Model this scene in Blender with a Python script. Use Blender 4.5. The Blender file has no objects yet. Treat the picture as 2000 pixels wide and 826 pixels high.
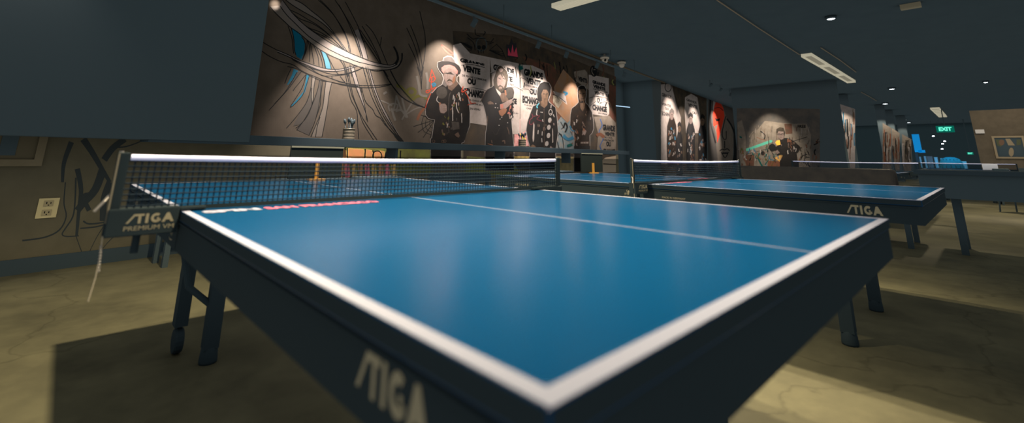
import bpy, bmesh, math, random
from mathutils import Vector, Matrix
from mathutils.geometry import tessellate_polygon
random.seed(7)
S = bpy.context.scene
COL = S.collection
PI = math.pi

# ------------------------------------------------------------------ camera
CAM = Vector((-.2637, -.2272, .9240)); RX, RZ, ROLL = 1.8005, -.7548, .0147
F, SX, SY = 876.39, -22.57, 313.43
MC = Matrix.Rotation(RZ, 3, 'Z') @ Matrix.Rotation(RX, 3, 'X') @ Matrix.Rotation(ROLL, 3, 'Z')
cd = bpy.data.cameras.new('camera'); cam = bpy.data.objects.new('camera', cd); COL.objects.link(cam)
cam.matrix_world = Matrix.Translation(CAM) @ MC.to_4x4()
cd.sensor_width = 36; cd.lens = F/2000*36; cd.shift_x = -SX/2000; cd.shift_y = -SY/2000
cd.clip_start = .02; cd.clip_end = 200
cd.dof.use_dof = True; cd.dof.focus_distance = 4.0; cd.dof.aperture_fstop = 1.7
S.camera = cam

# ------------------------------------------------------------------ world, exposure
w = bpy.data.worlds.new('world'); S.world = w; w.use_nodes = True
w.node_tree.nodes['Background'].inputs[0].default_value = (.35, .8, 1, 1)
w.node_tree.nodes['Background'].inputs[1].default_value = .02
AMB = .62
S.cycles.use_fast_gi = True; S.cycles.fast_gi_method = 'ADD'
w.light_settings.ao_factor = AMB; w.light_settings.distance = .35
S.view_settings.view_transform = 'Standard'; S.view_settings.look = 'None'
S.view_settings.exposure = 0; S.view_settings.gamma = 1; S.view_settings.use_curve_mapping = False
S.cycles.max_bounces = 5; S.cycles.diffuse_bounces = 2; S.cycles.glossy_bounces = 3
S.cycles.sample_clamp_indirect = 2.0

def spot(name, loc, aim, power, angle, blend, col, r=.03, spec=1.0):
    l = bpy.data.lights.new(name, 'SPOT'); l.energy = power; l.spot_size = math.radians(angle); l.spot_blend = blend
    l.color = col; l.shadow_soft_size = r; l.specular_factor = spec
    o = bpy.data.objects.new(name, l); COL.objects.link(o); o.location = loc
    o.rotation_euler = (Vector(aim)-Vector(loc)).to_track_quat('-Z', 'Y').to_euler()
    return o
WARM = (1, .86, .70); NEU = (1, .82, .53)
# the long mural wall: a vertical plane that runs away to the right, slightly turned
WB, WA = .135, 5.01
WE = Vector((1, WB, 0)).normalized(); WN = Vector((WB, -1, 0)).normalized(); W0 = Vector((0, WA, 0))
def wp(s, z, off=0): return W0 + WE*s + WN*off + Vector((0, 0, z))
# table lamps (spots above the tables, one pair added to light the net tapes) and wall washers on the track
TABLE_LAMPS = [(.45, 1.85, 1500), (2.95, 1.85, 1500), (.7, .70, 1650), (3.2, .70, 900), (8.8, .6, 300), (11.2, 1.3, 500), (13.5, -.6, 700), (17., 1.2, 500), (21.5, 1.6, 400)]
WASH = [(2.2, 1450, 66, 2.5), (3.95, 600, 78, 2.78), (5.72, 900, 84, 2.66), (6.72, 780, 80, 2.60), (8.05, 520, 76, 2.64), (9.5, 760, 76, 2.62), (-.9, 40, 90, 2.6),
        (14.6, 1300, 66, 3.08), (15.9, 900, 62, 2.85), (17.3, 1300, 64, 3.0), (20.2, 1500, 60, 3.05)]

# ------------------------------------------------------------------ materials
MATS = {}
def mat(name, col, rough=.6, spec=.3, metal=0, noise=None, emit=None, bump=0, nscale=8, alpha=None):
    if name in MATS: return MATS[name]
    m = bpy.data.materials.new(name); m.use_nodes = True; nt = m.node_tree; b = nt.nodes['Principled BSDF']
    b.inputs['Base Color'].default_value = (*col, 1); b.inputs['Roughness'].default_value = rough
    b.inputs['Specular IOR Level'].default_value = spec; b.inputs['Metallic'].default_value = metal
    if noise:
        tc = nt.nodes.new('ShaderNodeTexCoord'); nz = nt.nodes.new('ShaderNodeTexNoise'); nz.inputs['Scale'].default_value = nscale
        nz.inputs['Detail'].default_value = 6; nz.inputs['Roughness'].default_value = .65
        cr = nt.nodes.new('ShaderNodeValToRGB')
        cr.color_ramp.elements[0].position = .32; cr.color_ramp.elements[0].color = (*noise, 1)
        cr.color_ramp.elements[1].position = .68; cr.color_ramp.elements[1].color = (*col, 1)
        nt.links.new(tc.outputs['Object'], nz.inputs['Vector']); nt.links.new(nz.outputs['Fac'], cr.inputs['Fac'])
        nt.links.new(cr.outputs['Color'], b.inputs['Base Color'])
        if bump:
            bp = nt.nodes.new('ShaderNodeBump'); bp.inputs['Strength'].default_value = bump; bp.inputs['Distance'].default_value = .01
            nt.links.new(nz.outputs['Fac'], bp.inputs['Height']); nt.links.new(bp.outputs['Normal'], b.inputs['Normal'])
    if emit:
        b.inputs['Emission Color'].default_value = (*emit[:3], 1); b.inputs['Emission Strength'].default_value = emit[3]
    MATS[name] = m
    return m
BLK = mat('black_paint', (.029, .042, .047), .7, .1)
BLKM = mat('black_metal', (.022, .032, .036), .6, .1)
TBLK = mat('black_table_frame', (0.0125, 0.01905, 0.022), .7, .05)
SBLK = mat('black_satin_paint', (0.02, 0.02987, 0.0352), .75, .05)
TBLK0 = SBLK
BLKC = mat('black_ceiling', (.029, .042, .047), .9, .05, noise=(.026, .038, .043), nscale=3)
def floor_mat():
    m = bpy.data.materials.new('polished_concrete'); m.use_nodes = True; nt = m.node_tree; b = nt.nodes['Principled BSDF']; L = nt.links.new
    tc = nt.nodes.new('ShaderNodeTexCoord')
    n1 = nt.nodes.new('ShaderNodeTexNoise'); n1.inputs['Scale'].default_value = 1.6; n1.inputs['Detail'].default_value = 8; n1.inputs['Roughness'].default_value = .7
    n2 = nt.nodes.new('ShaderNodeTexVoronoi'); n2.feature = 'DISTANCE_TO_EDGE'; n2.inputs['Scale'].default_value = .55
    nd = nt.nodes.new('ShaderNodeTexNoise'); nd.inputs['Scale'].default_value = 2.2; nd.inputs['Detail'].default_value = 5
    mx = nt.nodes.new('ShaderNodeVectorMath'); mx.operation = 'ADD'
    sc = nt.nodes.new('ShaderNodeVectorMath'); sc.operation = 'SCALE'; sc.inputs['Scale'].default_value = .55
    L(tc.outputs['Object'], n1.inputs['Vector']); L(tc.outputs['Object'], nd.inputs['Vector'])
    L(nd.outputs['Color'], sc.inputs[0]); L(tc.outputs['Object'], mx.inputs[0]); L(sc.outputs[0], mx.inputs[1]); L(mx.outputs[0], n2.inputs['Vector'])
    r1 = nt.nodes.new('ShaderNodeValToRGB'); e = r1.color_ramp.elements
    e[0].position = .34; e[0].color = (.026, .0250, .0155, 1); e[1].position = .72; e[1].color = (.056, .0525, .0305, 1)
    r2 = nt.nodes.new('ShaderNodeValToRGB'); e = r2.color_ramp.elements
    e[0].position = .0; e[0].color = (.75, .75, .75, 1); e[1].position = .006; e[1].color = (1, 1, 1, 1)
    mm = nt.nodes.new('ShaderNodeMixRGB'); mm.blend_type = 'MULTIPLY'; mm.inputs[0].default_value = 1
    L(n1.outputs['Fac'], r1.inputs['Fac']); L(n2.outputs['Distance'], r2.inputs['Fac']); L(r1.outputs['Color'], mm.inputs[1]); L(r2.outputs['Color'], mm.inputs[2])
    L(mm.outputs[0], b.inputs['Base Color']); b.inputs['Roughness'].default_value = .55; b.inputs['Specular IOR Level'].default_value = .15
    MATS['polished_concrete'] = m; return m
FLOOR = floor_mat()
WALL = mat('tan_wall_paint', (0.03249, 0.02669, 0.02031), .85, .1, noise=(0.02495, 0.02031, 0.01509), nscale=5)
OLIVE = mat('olive_wall_paint', (.085, .072, .045), .85, .1, noise=(.066, .056, .034), nscale=5)
BLUE = mat('blue_table_coating', (0.0004, 0.02194, 0.06204), .22, .14)
WHITE = mat('white_line_paint', (0.112, 0.1209, 0.165), .5, .2)
PINK = mat('pink_paint', (0.18, 0.04066, 0.0726), .5, .2)
LOGO = mat('cream_print', (.17, .152, .10), .6, .2)
TAPE = mat('white_tape', (0.48, 0.5082, 0.7128), .6, .2)
NETM = mat('dark_blue_netting', (.006, .012, .020), .8, .05)
ORANGE = mat('orange_wood', (.20, .105, .022), .5, .3)
GREY = mat('grey_edge', (.085, .09, .08), .5, .3)
CHROME = mat('bright_steel', (.35, .33, .30), .3, .5, metal=.6)
INK = mat('black_ink', (.0028, .0032, .0034), .7, .1)
LEATHER = mat('brown_leather', (.046, .040, .032), .5, .3, noise=(.030, .028, .025), nscale=9)

# ------------------------------------------------------------------ mesh helpers
def link(name, me, m, parent=None, smooth=False):
    for k in (m if isinstance(m, (list, tuple)) else [m]): me.materials.append(k)
    o = bpy.data.objects.new(name, me); COL.objects.link(o)
    if parent: o.parent = parent
    if smooth:
        for p in me.polygons: p.use_smooth = True
    return o
def tag(o, label=None, cat=None, group=None, kind=None):
    for k, v in (('label', label), ('category', cat), ('group', group), ('kind', kind)):
        if v: o[k] = v
    return o
def empty(name, loc, label, cat, group=None, rz=0):
    o = bpy.data.objects.new(name, None); COL.objects.link(o); o.location = loc; o.rotation_euler = (0, 0, rz); o.empty_display_size = .1
    return tag(o, label, cat, group)
class MB:
    def __init__(s): s.v = []; s.f = []; s.m = []
    def add(s, vs, fs, mi=0):
        k = len(s.v); s.v += [tuple(q) for q in vs]; s.f += [tuple(i+k for i in f) for f in fs]; s.m += [mi]*len(fs); return s
    def box(s, a, b, mi=0, M=None):
        x0, y0, z0 = a; x1, y1, z1 = b
        vs = [Vector(q) for q in ((x0,y0,z0),(x1,y0,z0),(x1,y1,z0),(x0,y1,z0),(x0,y0,z1),(x1,y0,z1),(x1,y1,z1),(x0,y1,z1))]
        if M: vs = [M @ q for q in vs]
        return s.add(vs, [(0,3,2,1),(4,5,6,7),(0,1,5,4),(1,2,6,5),(2,3,7,6),(3,0,4,7)], mi)
    def tube(s, pts, r, n=8, mi=0, cap=True):
        pts = [Vector(p) for p in pts]; rs = r if isinstance(r, (list, tuple)) else [r]*len(pts); vs = []; fs = []
        ref = Vector((0, 0, 1)) if abs((pts[-1]-pts[0]).normalized().z) < .9 else Vector((1, 0, 0))
        for i, p in enumerate(pts):
            t = (pts[min(i+1, len(pts)-1)]-pts[max(i-1, 0)]).normalized(); u = t.cross(ref).normalized(); q = t.cross(u)
            for k in range(n): vs.append(p+(u*math.cos(2*PI*k/n)+q*math.sin(2*PI*k/n))*rs[i])
        for i in range(len(pts)-1):
            for k in range(n): fs.append((i*n+k, i*n+(k+1) % n, (i+1)*n+(k+1) % n, (i+1)*n+k))
        if cap: fs += [tuple(range(n-1, -1, -1)), tuple((len(pts)-1)*n+k for k in range(n))]
        return s.add(vs, fs, mi)
    def lathe(s, prof, c=(0,0,0), n=20, mi=0, M=None):
        vs = []; fs = []; c = Vector(c)
        for r, z in prof:
            for k in range(n):
                q = Vector((r*math.cos(2*PI*k/n), r*math.sin(2*PI*k/n), z)); vs.append((M @ q if M else q)+c)
        for i in range(len(prof)-1):
            for k in range(n): fs.append((i*n+k, i*n+(k+1) % n, (i+1)*n+(k+1) % n, (i+1)*n+k))
        fs += [tuple(range(n-1, -1, -1)), tuple((len(prof)-1)*n+k for k in range(n))]
        return s.add(vs, fs, mi)
    def build(s, name, m, parent=None, smooth=False, bevel=0):
        me = bpy.data.meshes.new(name); me.from_pydata(s.v, [], s.f); me.update()
        for p, k in zip(me.polygons, s.m): p.material_index = k
        if bevel:
            bm = bmesh.new(); bm.from_mesh(me)
            bmesh.ops.bevel(bm, geom=list(bm.edges), offset=bevel, segments=2, affect='EDGES', profile=.6); bm.to_mesh(me); bm.free()
        return link(name, me, m, parent, smooth)
def dup(root, loc, label, rz=None):
    r = root.copy(); COL.objects.link(r); r.location = loc; r['label'] = label
    if rz is not None: r.rotation_euler = (0, 0, rz)
    for ch in list(root.children):
        c = ch.copy(); COL.objects.link(c); c.parent = r
        for g in list(ch.children):
            d = g.copy(); COL.objects.link(d); d.parent = c
    return r
def ray(u, v): return MC @ Vector(((u-1000-SX)/F, (413-SY-v)/F, -1))
def hit(u, v, p, n):
    d = ray(u, v); p = Vector(p); n = Vector(n); return CAM+d*((p-CAM).dot(n)/d.dot(n))
def wall_at(u, v, off=0): return hit(u, v, W0+WN*off, WN)
def wsz(u, v, off=0):
    q = wall_at(u, v, off)-W0; return q.dot(WE), q.z
# text and 2D drawing
def text_tris(st, bold=0.0):
    c = bpy.data.curves.new('t', 'FONT'); c.body = st; c.size = 1; c.offset = bold; c.resolution_u = 3
    o = bpy.data.objects.new('t', c); COL.objects.link(o); bpy.context.view_layer.update()
    me = bpy.data.meshes.new_from_object(o.evaluated_get(bpy.context.evaluated_depsgraph_get()))
    vs = [(q.co.x, q.co.y) for q in me.vertices]; fs = [tuple(p.vertices) for p in me.polygons]
    bpy.data.objects.remove(o); bpy.data.curves.remove(c); bpy.data.meshes.remove(me)
    x0 = min(q[0] for q in vs); x1 = max(q[0] for q in vs); y0 = min(q[1] for q in vs); y1 = max(q[1] for q in vs)
    return [((x-x0)/(x1-x0), (y-y0)/(y1-y0)) for x, y in vs], fs
TXT = {}
def text01(st, bold=.02):
    if (st, bold) not in TXT: TXT[(st, bold)] = text_tris(st, bold)
    return TXT[(st, bold)]
def smooth(pts, k=4):
    if len(pts) < 3: return pts
    P = [pts[0]]+list(pts)+[pts[-1]]; out = []
    for i in range(1, len(P)-2):
        a, b, c, d = P[i-1:i+3]
        for j in range(k):
            t = j/k
            out.append(tuple(.5*(2*b[q]+(c[q]-a[q])*t+(2*a[q]-5*b[q]+4*c[q]-d[q])*t*t+(3*b[q]-a[q]-3*c[q]+d[q])*t**3) for q in (0, 1)))
    out.append(tuple(pts[-1])); return out
def ribbon2(pts, wd, closed=False):
    n = len(pts); ws = wd if isinstance(wd, list) else [wd]*n; L = []; R = []
    for i, (x, y) in enumerate(pts):
        a = pts[i-1] if (i or closed) else pts[0]; b = pts[(i+1) % n] if (i < n-1 or closed) else pts[-1]
        dx, dy = b[0]-a[0], b[1]-a[1]; l = math.hypot(dx, dy) or 1; h = ws[i]/2
        L.append((x-dy/l*h, y+dx/l*h)); R.append((x+dy/l*h, y-dx/l*h))
    fs = [(i, (i+1) % n, n+(i+1) % n, n+i) for i in range(n if closed else n-1)]
    return L+R, fs
def poly2(pts):
    pts = [tuple(p) for p in pts]
    return pts, [tuple(t) for t in tessellate_polygon([[Vector((x, y, 0)) for x, y in pts]])]
def ell(cx, cy, rx, ry, rot=0, n=20):
    c, s_ = math.cos(rot), math.sin(rot)
    return [(cx+rx*math.cos(t)*c-ry*math.sin(t)*s_, cy+rx*math.cos(t)*s_+ry*math.sin(t)*c) for t in (2*PI*k/n for k in range(n))]
class Art:
    """flat painted or printed marks laid on one plane; fn maps a 2D drawing point and a height off the plane to 3D"""
    def __init__(s, fn, off=.0006, step=.00007): s.fn = fn; s.off = off; s.step = step; s.mb = MB(); s.ms = []
    def mi(s, m):
        if m not in s.ms: s.ms.append(m)
        return s.ms.index(m)
    def put(s, vf, m, up=True):
        if up: s.off += s.step
        vs, fs = vf; s.mb.add([s.fn(x, y, s.off) for x, y in vs], fs, s.mi(m)); return s
    def poly(s, pts, m, k=0): return s.put(poly2(smooth(list(pts)+[pts[0]], k)[:-1] if k else pts), m)
    def line(s, pts, wd, m, k=4, closed=False, up=True):
        p = smooth(pts, k) if k else pts
        return s.put(ribbon2(p, wd, closed), m, up)
    def taper(s, pts, w0, w1, m, k=4):
        p = smooth(pts, k); return s.put(ribbon2(p, [w0+(w1-w0)*i/(len(p)-1) for i in range(len(p))]), m)
    def build(s, name, parent=None): return s.mb.build(name, s.ms, parent)
def onwall(x, y, o): return wall_at(x, y, o)
def wtext(art, st, u0, v0, u1, h, m, bold=.03):
    """a line of lettering, level along the wall: left end of the baseline at u0,v0, right end near u1, cap height h in drawing px"""
    s0, z0 = wsz(u0, v0); s1 = wsz(u1, v0)[0]; zh = wsz(u0, v0-h)[1]
    vs, fs = text01(st, bold); art.off += art.step
    art.mb.add([wp(s0+(s1-s0)*x, z0+(zh-z0)*y, art.off) for x, y in vs], fs, art.mi(m))
def tile(ox, oy, k): return lambda pts: [(ox+x/k, oy+y/k) for x, y in pts]

# ------------------------------------------------------------------ the room
CZ = 3.43
def st(name, mb, m, bevel=0): return tag(mb.build(name, m), kind='structure')
st('floor', MB().box((-6, -6, -.1), (44, 14, 0)), FLOOR)
st('ceiling', MB().box((-6, -6, CZ), (44, 14, CZ+.1)), BLKC)
def wallbox(s0, s1, z0, z1, d0, d1):
    M = Matrix(((WE.x, WN.x, 0, W0.x), (WE.y, WN.y, 0, W0.y), (0, 0, 1, 0), (0, 0, 0, 1))); return MB().box((s0, d0, z0), (s1, d1, z1), 0, M)
S1, S2 = wsz(1205, 250)[0], wsz(1290, 240)[0]
st('wall_left', wallbox(-5.6, S1, 1.045, CZ, -.2, 0), WALL)
st('wall_left_lower', wallbox(-5.6, S1, 0, 1.045, -.2, 0), mat('lit_olive_lower_wall', (.058, .052, .033), .85, .1, noise=(.046, .042, .027), nscale=5))  # same wall in a paler olive, bounce light put into its colour
st('wall_recess', wallbox(S1, S2, 0, CZ, -1.3, -1.2), BLK)
b = wallbox(S1-.12, S1, 0, CZ, -1.2, -.2); st('wall_recess_side', b, BLK)
b = wallbox(S2, S2+.12, 0, CZ, -1.2, -.2); st('wall_recess_return', b, BLK)
st('wall_middle', wallbox(S2, 34, 0, CZ, -.2, 0), mat('grey_black_wall', (.030, .036, .036), .85, .05))
st('wall_end', MB().box((41.5, -5.9, 0), (41.7, 13.5, CZ)), mat('far_black', (.018,.03,.034), .9, .02))
st('wall_right', MB().box((-5.9, -5.9, 0), (41.5, -5.7, CZ)), BLK)
st('wall_back', MB().box((-5.9, -5.7, 0), (-5.7, 4.0, CZ)), BLK)
st('baseboard_left', wallbox(-5.5, S1, 0, .11, 0.001, .022), SBLK)
# thin moulding, its lit line put into a paler colour, where the mural wall meets the ceiling
st('trim_1', wallbox(-5.5, 14.2, CZ-.028, CZ, 0.001, .04), mat('lit_moulding', (0.05952, 0.04712, 0.02976), .8, .1))

# black panel that fills the upper left of the wall, and the drinks ledge
b = wallbox(-3.2, wsz(508, 120, .32)[0], 1.02, CZ, .0005, .33)
t = tag(b.build('wall_panel', BLK, bevel=.004), 'large matt black boxed-out panel covering the upper left part of the mural wall', 'panel')
b = wallbox(.2, S1-.02, 1.0, 1.09, .06, .32)
t = empty('drinks_ledge', wp(.0, 0, 0), 'long black shelf running along the mural wall below the pasted figures', 'ledge')
t.location = (0, 0, 0)
b.build('shelf_board', SBLK, t, bevel=.004)
for s in (2.9, 5.2, 7.4): wallbox(s, s+.04, .80, 1.0, .06, .26).build('bracket', SBLK, t)

# ------------------------------------------------------------------ left mural: painted strands
LN = INK
FA = mat('pale_strand_paint', (0.05186, 0.04538, 0.04148), .8, .1); FB = mat('mid_strand_paint', (0.04882, 0.04278, 0.03628), .8, .1); FD = mat('dark_strand_paint', (0.02046, 0.0186, 0.01637), .8, .1)
CY = mat('cyan_mural_paint', (0.001674, 0.03556, 0.05859), .7, .1); CYL = mat('light_cyan_mural_paint', (0.01339, 0.04762, 0.06547), .7, .1)
A = Art(onwall); a = tile(500, 0, 5.505); b2 = tile(500, 130, 5.505); c3 = tile(660, 0, 5.505); d4 = tile(660, 130, 5.16)
e1 = a([(285,0),(330,60),(400,150),(480,230),(560,300),(660,370),(780,450),(900,515),(1000,565)])+c3([(140,575),(240,615),(340,655),(460,685),(560,700),(612,682)])
e2 = a([(255,60),(330,160),(420,250),(500,330),(580,400),(700,480),(820,550),(960,615)])+c3([(100,620),(200,660),(320,690),(440,715),(560,722),(640,690)])
e3 = a([(150,70),(220,150),(310,235),(380,300),(460,355),(550,430),(640,500),(760,575),(900,640),(1000,675)])+c3([(120,675),(220,715),(340,745),(450,752),(550,748),(640,715),(680,650)])
A.poly(smooth(e1)+smooth(e2)[::-1], FA); A.poly(smooth(e2)+smooth(e3)[::-1], FB)
g1 = a([(320,0),(400,60),(500,120),(640,200),(740,270),(820,350),(890,440),(960,545)]); g2 = a([(420,0),(500,40),(600,120),(700,200),(780,280),(850,370),(930,480),(985,560)])
A.poly(smooth(g1)+smooth(g2)[::-1], FB)
bl = a([(390,300),(450,340),(500,400),(525,470),(520,560),(490,640),(440,610),(420,560),(415,440),(395,360)]); A.poly(bl, CY)
A.poly(a([(700,545),(750,570),(790,660),(810,740),(750,735),(735,660)]), CYL)
A.poly(b2([(545,85),(580,95),(560,160),(530,270),(490,330),(400,420),(370,430),(450,340),(510,270),(530,180)]), CY)
A.poly(b2([(405,25),(455,45),(420,110),(350,190),(330,200),(385,90)]), CY)
p1 = a([(230,540),(350,590),(450,640),(560,680),(680,720),(800,745),(930,740),(1020,715),(1085,705)]); p2 = a([(230,560),(350,610),(440,655),(560,705),(680,752),(800,768),(920,760),(1040,728),(1085,712)])
A.poly(smooth(p1)+smooth(p2)[::-1], FA)
A.poly(b2([(752,160),(740,250),(720,420),(690,520),(640,640),(600,755),(710,755),(740,600),(770,430),(790,280),(815,175)]), FB)
A.poly(d4([(160,0),(210,180),(270,400),(290,540),(250,380),(180,200),(130,20)]), FA); A.poly(d4([(300,0),(345,180),(400,330),(480,500),(580,650),(650,745),(500,490),(420,330),(365,180),(320,20)]), FA)
A.poly(c3([(180,330),(225,310),(290,520),(325,640),(250,615),(215,480)]), FA)
for fill, bd in ((FD, b2([(440,60),(490,50),(430,130),(340,250),(240,360),(140,470),(200,400),(300,290),(380,170)])), (FB, b2([(605,105),(640,120),(620,250),(605,400),(595,300)])),
                 (FD, b2([(600,420),(660,260),(685,145),(700,150),(695,280),(670,450),(620,600),(570,740),(440,680),(520,570)])), (FD, b2([(590,230),(595,330),(600,420),(480,620),(400,640),(480,480),(550,370)]))):
    A.poly(bd, fill)
for q in (e1, e2, e3, g1, g2, p1, p2): A.line(q, 1.5, LN, up=False)
A.off += .00007
LT = [
 [(375,110),(460,150),(560,210),(660,270),(760,350),(860,450),(940,530)],[(380,130),(470,200),(600,250),(700,310),(800,390),(900,490),(935,525)],
 [(455,210),(560,295),(680,340),(780,400),(830,420),(900,490),(940,530)],[(570,300),(640,350),(760,405),(850,470),(930,525)],
 [(670,0),(760,80),(850,180),(930,320),(980,430),(1005,560)],[(690,0),(790,100),(870,210),(950,340),(1000,470),(1020,570)],
 [(850,0),(930,120),(1000,260),(1050,380),(1101,520),(1130,600)],[(890,50),(960,170),(1040,310),(1101,450),(1150,620)],
 [(345,280),(385,400),(395,500),(405,575)],[(375,290),(405,400),(410,520),(430,590)],[(490,395),(525,450),(530,540),(500,640)],[(550,430),(545,520),(520,600),(500,645)],
 [(555,435),(580,520),(575,665)],[(580,450),(600,540),(625,690)],[(620,480),(665,600),(680,715)],[(650,510),(700,620),(720,725)],[(690,540),(730,650),(745,735)],
 [(760,575),(810,680),(845,745),(885,800)],[(380,620),(470,680),(600,735),(700,765),(800,795),(900,800),(1010,780),(1101,750),(1150,730)],
 [(390,640),(480,690),(600,760),(720,815)],[(30,520),(120,590),(260,660),(380,690),(440,720)],[(0,400),(100,470),(230,540)],
 [(900,640),(950,720),(980,826)],[(940,660),(970,740),(1000,826)],[(1010,690),(1030,826)],[(1050,710),(1080,826)],[(700,545),(735,660),(750,735)],[(750,570),(790,660),(810,740)]]
for q in LT: A.line(a(q), 1.35, LN, up=False)
LT2 = [[(340,0),(430,20),(500,55),(600,110),(700,150),(820,170),(960,200),(1101,225)],[(430,0),(520,60),(640,110),(740,150),(870,180),(1101,212)],[(570,0),(660,70),(760,110),(870,150),(1000,185),(1101,198)],
 [(720,100),(820,100),(960,85),(1101,40)],[(380,20),(340,100),(310,180)],[(490,50),(430,130),(340,250),(240,360),(140,470)],[(440,60),(380,170),(300,290),(200,400)],[(545,75),(470,170),(420,230),(400,260)],
 [(540,90),(500,220),(440,320),(370,430)],[(575,95),(545,190),(500,310),(420,400),(370,440)],[(605,105),(590,230),(550,370),(480,480),(400,580),(330,660)],[(640,120),(620,250),(610,380),(560,520),(480,620),(430,660)],
 [(600,230),(595,330),(605,400)],[(685,145),(660,260),(600,420),(520,570),(440,680)],[(700,150),(695,280),(670,450),(630,600),(570,740)],[(718,155),(700,300),(690,420),(650,540)],
 [(752,160),(740,250),(720,420),(690,520),(640,640),(590,755)],[(690,540),(660,640),(640,755)],[(815,175),(790,280),(770,430),(740,600),(710,755)],[(905,105),(940,150),(975,190)],[(815,100),(820,140)]]
for q in LT2: A.line(b2(q), 1.4, LN, up=False)
LT3 = [[(180,390),(220,500),(250,615)],[(210,420),(240,540),(270,625)],[(80,20),(150,150),(220,290),(270,430),(300,540),(325,640)],[(220,310),(280,420),(350,530),(450,680)],[(240,320),(320,440),(400,560),(460,680)],
 [(260,280),(350,430),(430,590),(465,685)],[(300,260),(380,350),(450,490),(500,610),(535,695)],[(470,400),(455,490)],[(230,330),(265,430),(300,450)],[(880,120),(910,250),(935,370),(940,520),(925,660),(890,800)],
 [(780,270),(850,450),(890,600),(905,720),(895,826)],[(740,300),(820,480),(870,650),(890,790)],[(760,470),(830,620),(885,780)],[(270,725),(300,826)],[(300,735),(330,826)],[(340,745),(370,826)],[(500,760),(540,826)],[(565,755),(600,826)],
 [(270,725),(200,760),(100,795),(0,800)],[(340,750),(420,765),(520,750)]]
for q in LT3: A.line(c3(q), 1.3, LN, up=False)
A.taper(c3([(600,500),(635,570),(645,640),(615,690)]), 3, 5, LN); A.taper(c3([(690,570),(685,650),(640,720),(560,750)]), 3, 1.5, LN)
LT4 = [[(60,0),(95,180),(130,330),(190,450),(200,600),(210,730)],[(80,0),(130,250),(160,330),(210,450),(260,580),(360,740)],[(100,0),(150,280),(230,480),(300,600),(395,740)],[(130,20),(180,200),(250,380),(290,500),(300,560)],
 [(160,0),(210,180),(270,400),(290,540)],[(240,215),(260,300),(290,370),(350,430),(380,490),(430,520),(480,590),(600,710)],[(250,0),(300,180),(340,300),(420,470),(510,620),(620,740)],[(280,0),(330,180),(380,330),(460,500),(560,650),(640,740)],
 [(320,20),(365,180),(420,330),(500,490),(590,660),(660,755)],[(300,0),(345,180),(400,330),(480,500),(580,650),(650,745)],[(0,150),(100,170),(220,190),(350,190),(450,185),(545,175)],[(0,175),(120,200),(250,212),(380,210),(480,195),(545,178)],
 [(800,0),(830,100),(845,230)],[(865,0),(850,80),(842,200)],[(230,215),(240,260)],[(160,200),(200,205),(240,215)]]
for q in LT4: A.line(d4(q), 1.35, LN, up=False)
for q in ([(460,40),(520,150),(600,260),(680,330),(800,390),(880,412)],[(530,40),(600,170),(700,290),(780,370),(870,410)]): A.line(d4(q), 2.0, LN, up=False)
A.poly(d4([(550,665),(600,690),(640,720),(668,760),(610,750),(575,710)]), LN)
tag(A.build('strand_mural'), 'painted mural of sweeping black-outlined strands with cyan patches on tan wall', 'mural')

# dark vine painting on the low left part of the wall
A = Art(onwall); q = tile(0, 260, 3.442)
VN = mat('dark_vine_paint', (0.01612, 0.01984, 0.01984), .8, .05)
for pts, w0, w1 in (([(440,330),(430,470),(445,560),(400,650),(300,700),(150,722)],4,6),([(560,40),(620,130),(690,250),(740,330)],26,12),([(510,300),(505,450),(490,560),(440,640),(418,680),(450,694),(530,690)],6,4),
  ([(480,60),(430,200),(420,330)],20,10),([(520,240),(545,380),(530,520),(515,690)],20,10),([(510,690),(550,800)],3,3),([(700,620),(650,700),(605,790)],3,2),([(770,690),(720,740),(680,790)],3,2),
  ([(540,640),(640,630),(720,610),(790,590)],5,5),([(690,250),(640,380),(560,470),(520,520)],30,24),([(740,330),(700,440),(690,590)],26,22),([(745,95),(850,90),(985,40)],6,3),([(840,40),(760,100),(700,180)],22,24),
  ([(560,590),(600,610),(700,600)],6,5),([(600,410),(560,430),(600,520)],14,18)):
    A.taper(q(pts), w0/1.9, w1/1.9, VN)
tag(A.build('vine_mural'), 'dark tangled vine painting on the low wall left of the net post', 'mural')

# spray tags
TW = mat('white_spray', (0.0465, 0.04278, 0.0372), .9, .05); TY = mat('yellow_spray', (0.03162, 0.02976, 0.008184), .9, .05); TR = mat('red_spray', (0.1116, 0.01674, 0.0093), .8, .05); TP = mat('pale_red_spray', (0.08928, 0.03348, 0.02604), .8, .05)
TO = mat('rust_spray', (0.05208, 0.02232, 0.01302), .9, .05); TG = mat('green_spray', (0.002232, 0.02604, 0.02232), .9, .05); TB = mat('blue_spray', (0.01116, 0.04464, 0.07068), .9, .05)
A = Art(onwall)
for pts, wd in (([(430,340),(490,365),(545,395)],14),([(525,450),(510,400),(550,375),(600,385),(590,430),(540,445)],16),([(540,420),(560,490),(580,545)],22),([(588,290),(610,360),(640,440)],18),([(588,290),(578,370),(560,440)],14),([(645,315),(670,420),(700,515)],20),
   ([(580,450),(640,440),(690,510)],22),([(760,345),(700,440),(645,535)],15),([(690,480),(780,425),(870,398)],13),([(470,255),(482,275)],40),([(795,95),(815,180),(830,280),(900,300)],24),([(890,60),(905,150),(900,230)],22)):
    A.line(d4(pts), wd/5.16, TW, up=True)
tag(A.build('graffiti_tag'), 'white sprayed scribble tag on tan wall left of hatted figure', 'graffiti')
A = Art(onwall)
A.line(d4(ell(740,255,42,36)), 26/5.16, TY, k=0, closed=True); A.line(d4([(590,190),(640,210),(690,270),(740,330),(760,345)]), 6, TY); A.line(d4([(750,340),(800,300),(870,300),(890,330)]), 5.5, TY)
tag(A.build('graffiti_tag'), 'olive yellow sprayed ring tag on tan wall beside the hatted figure', 'graffiti')
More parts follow.
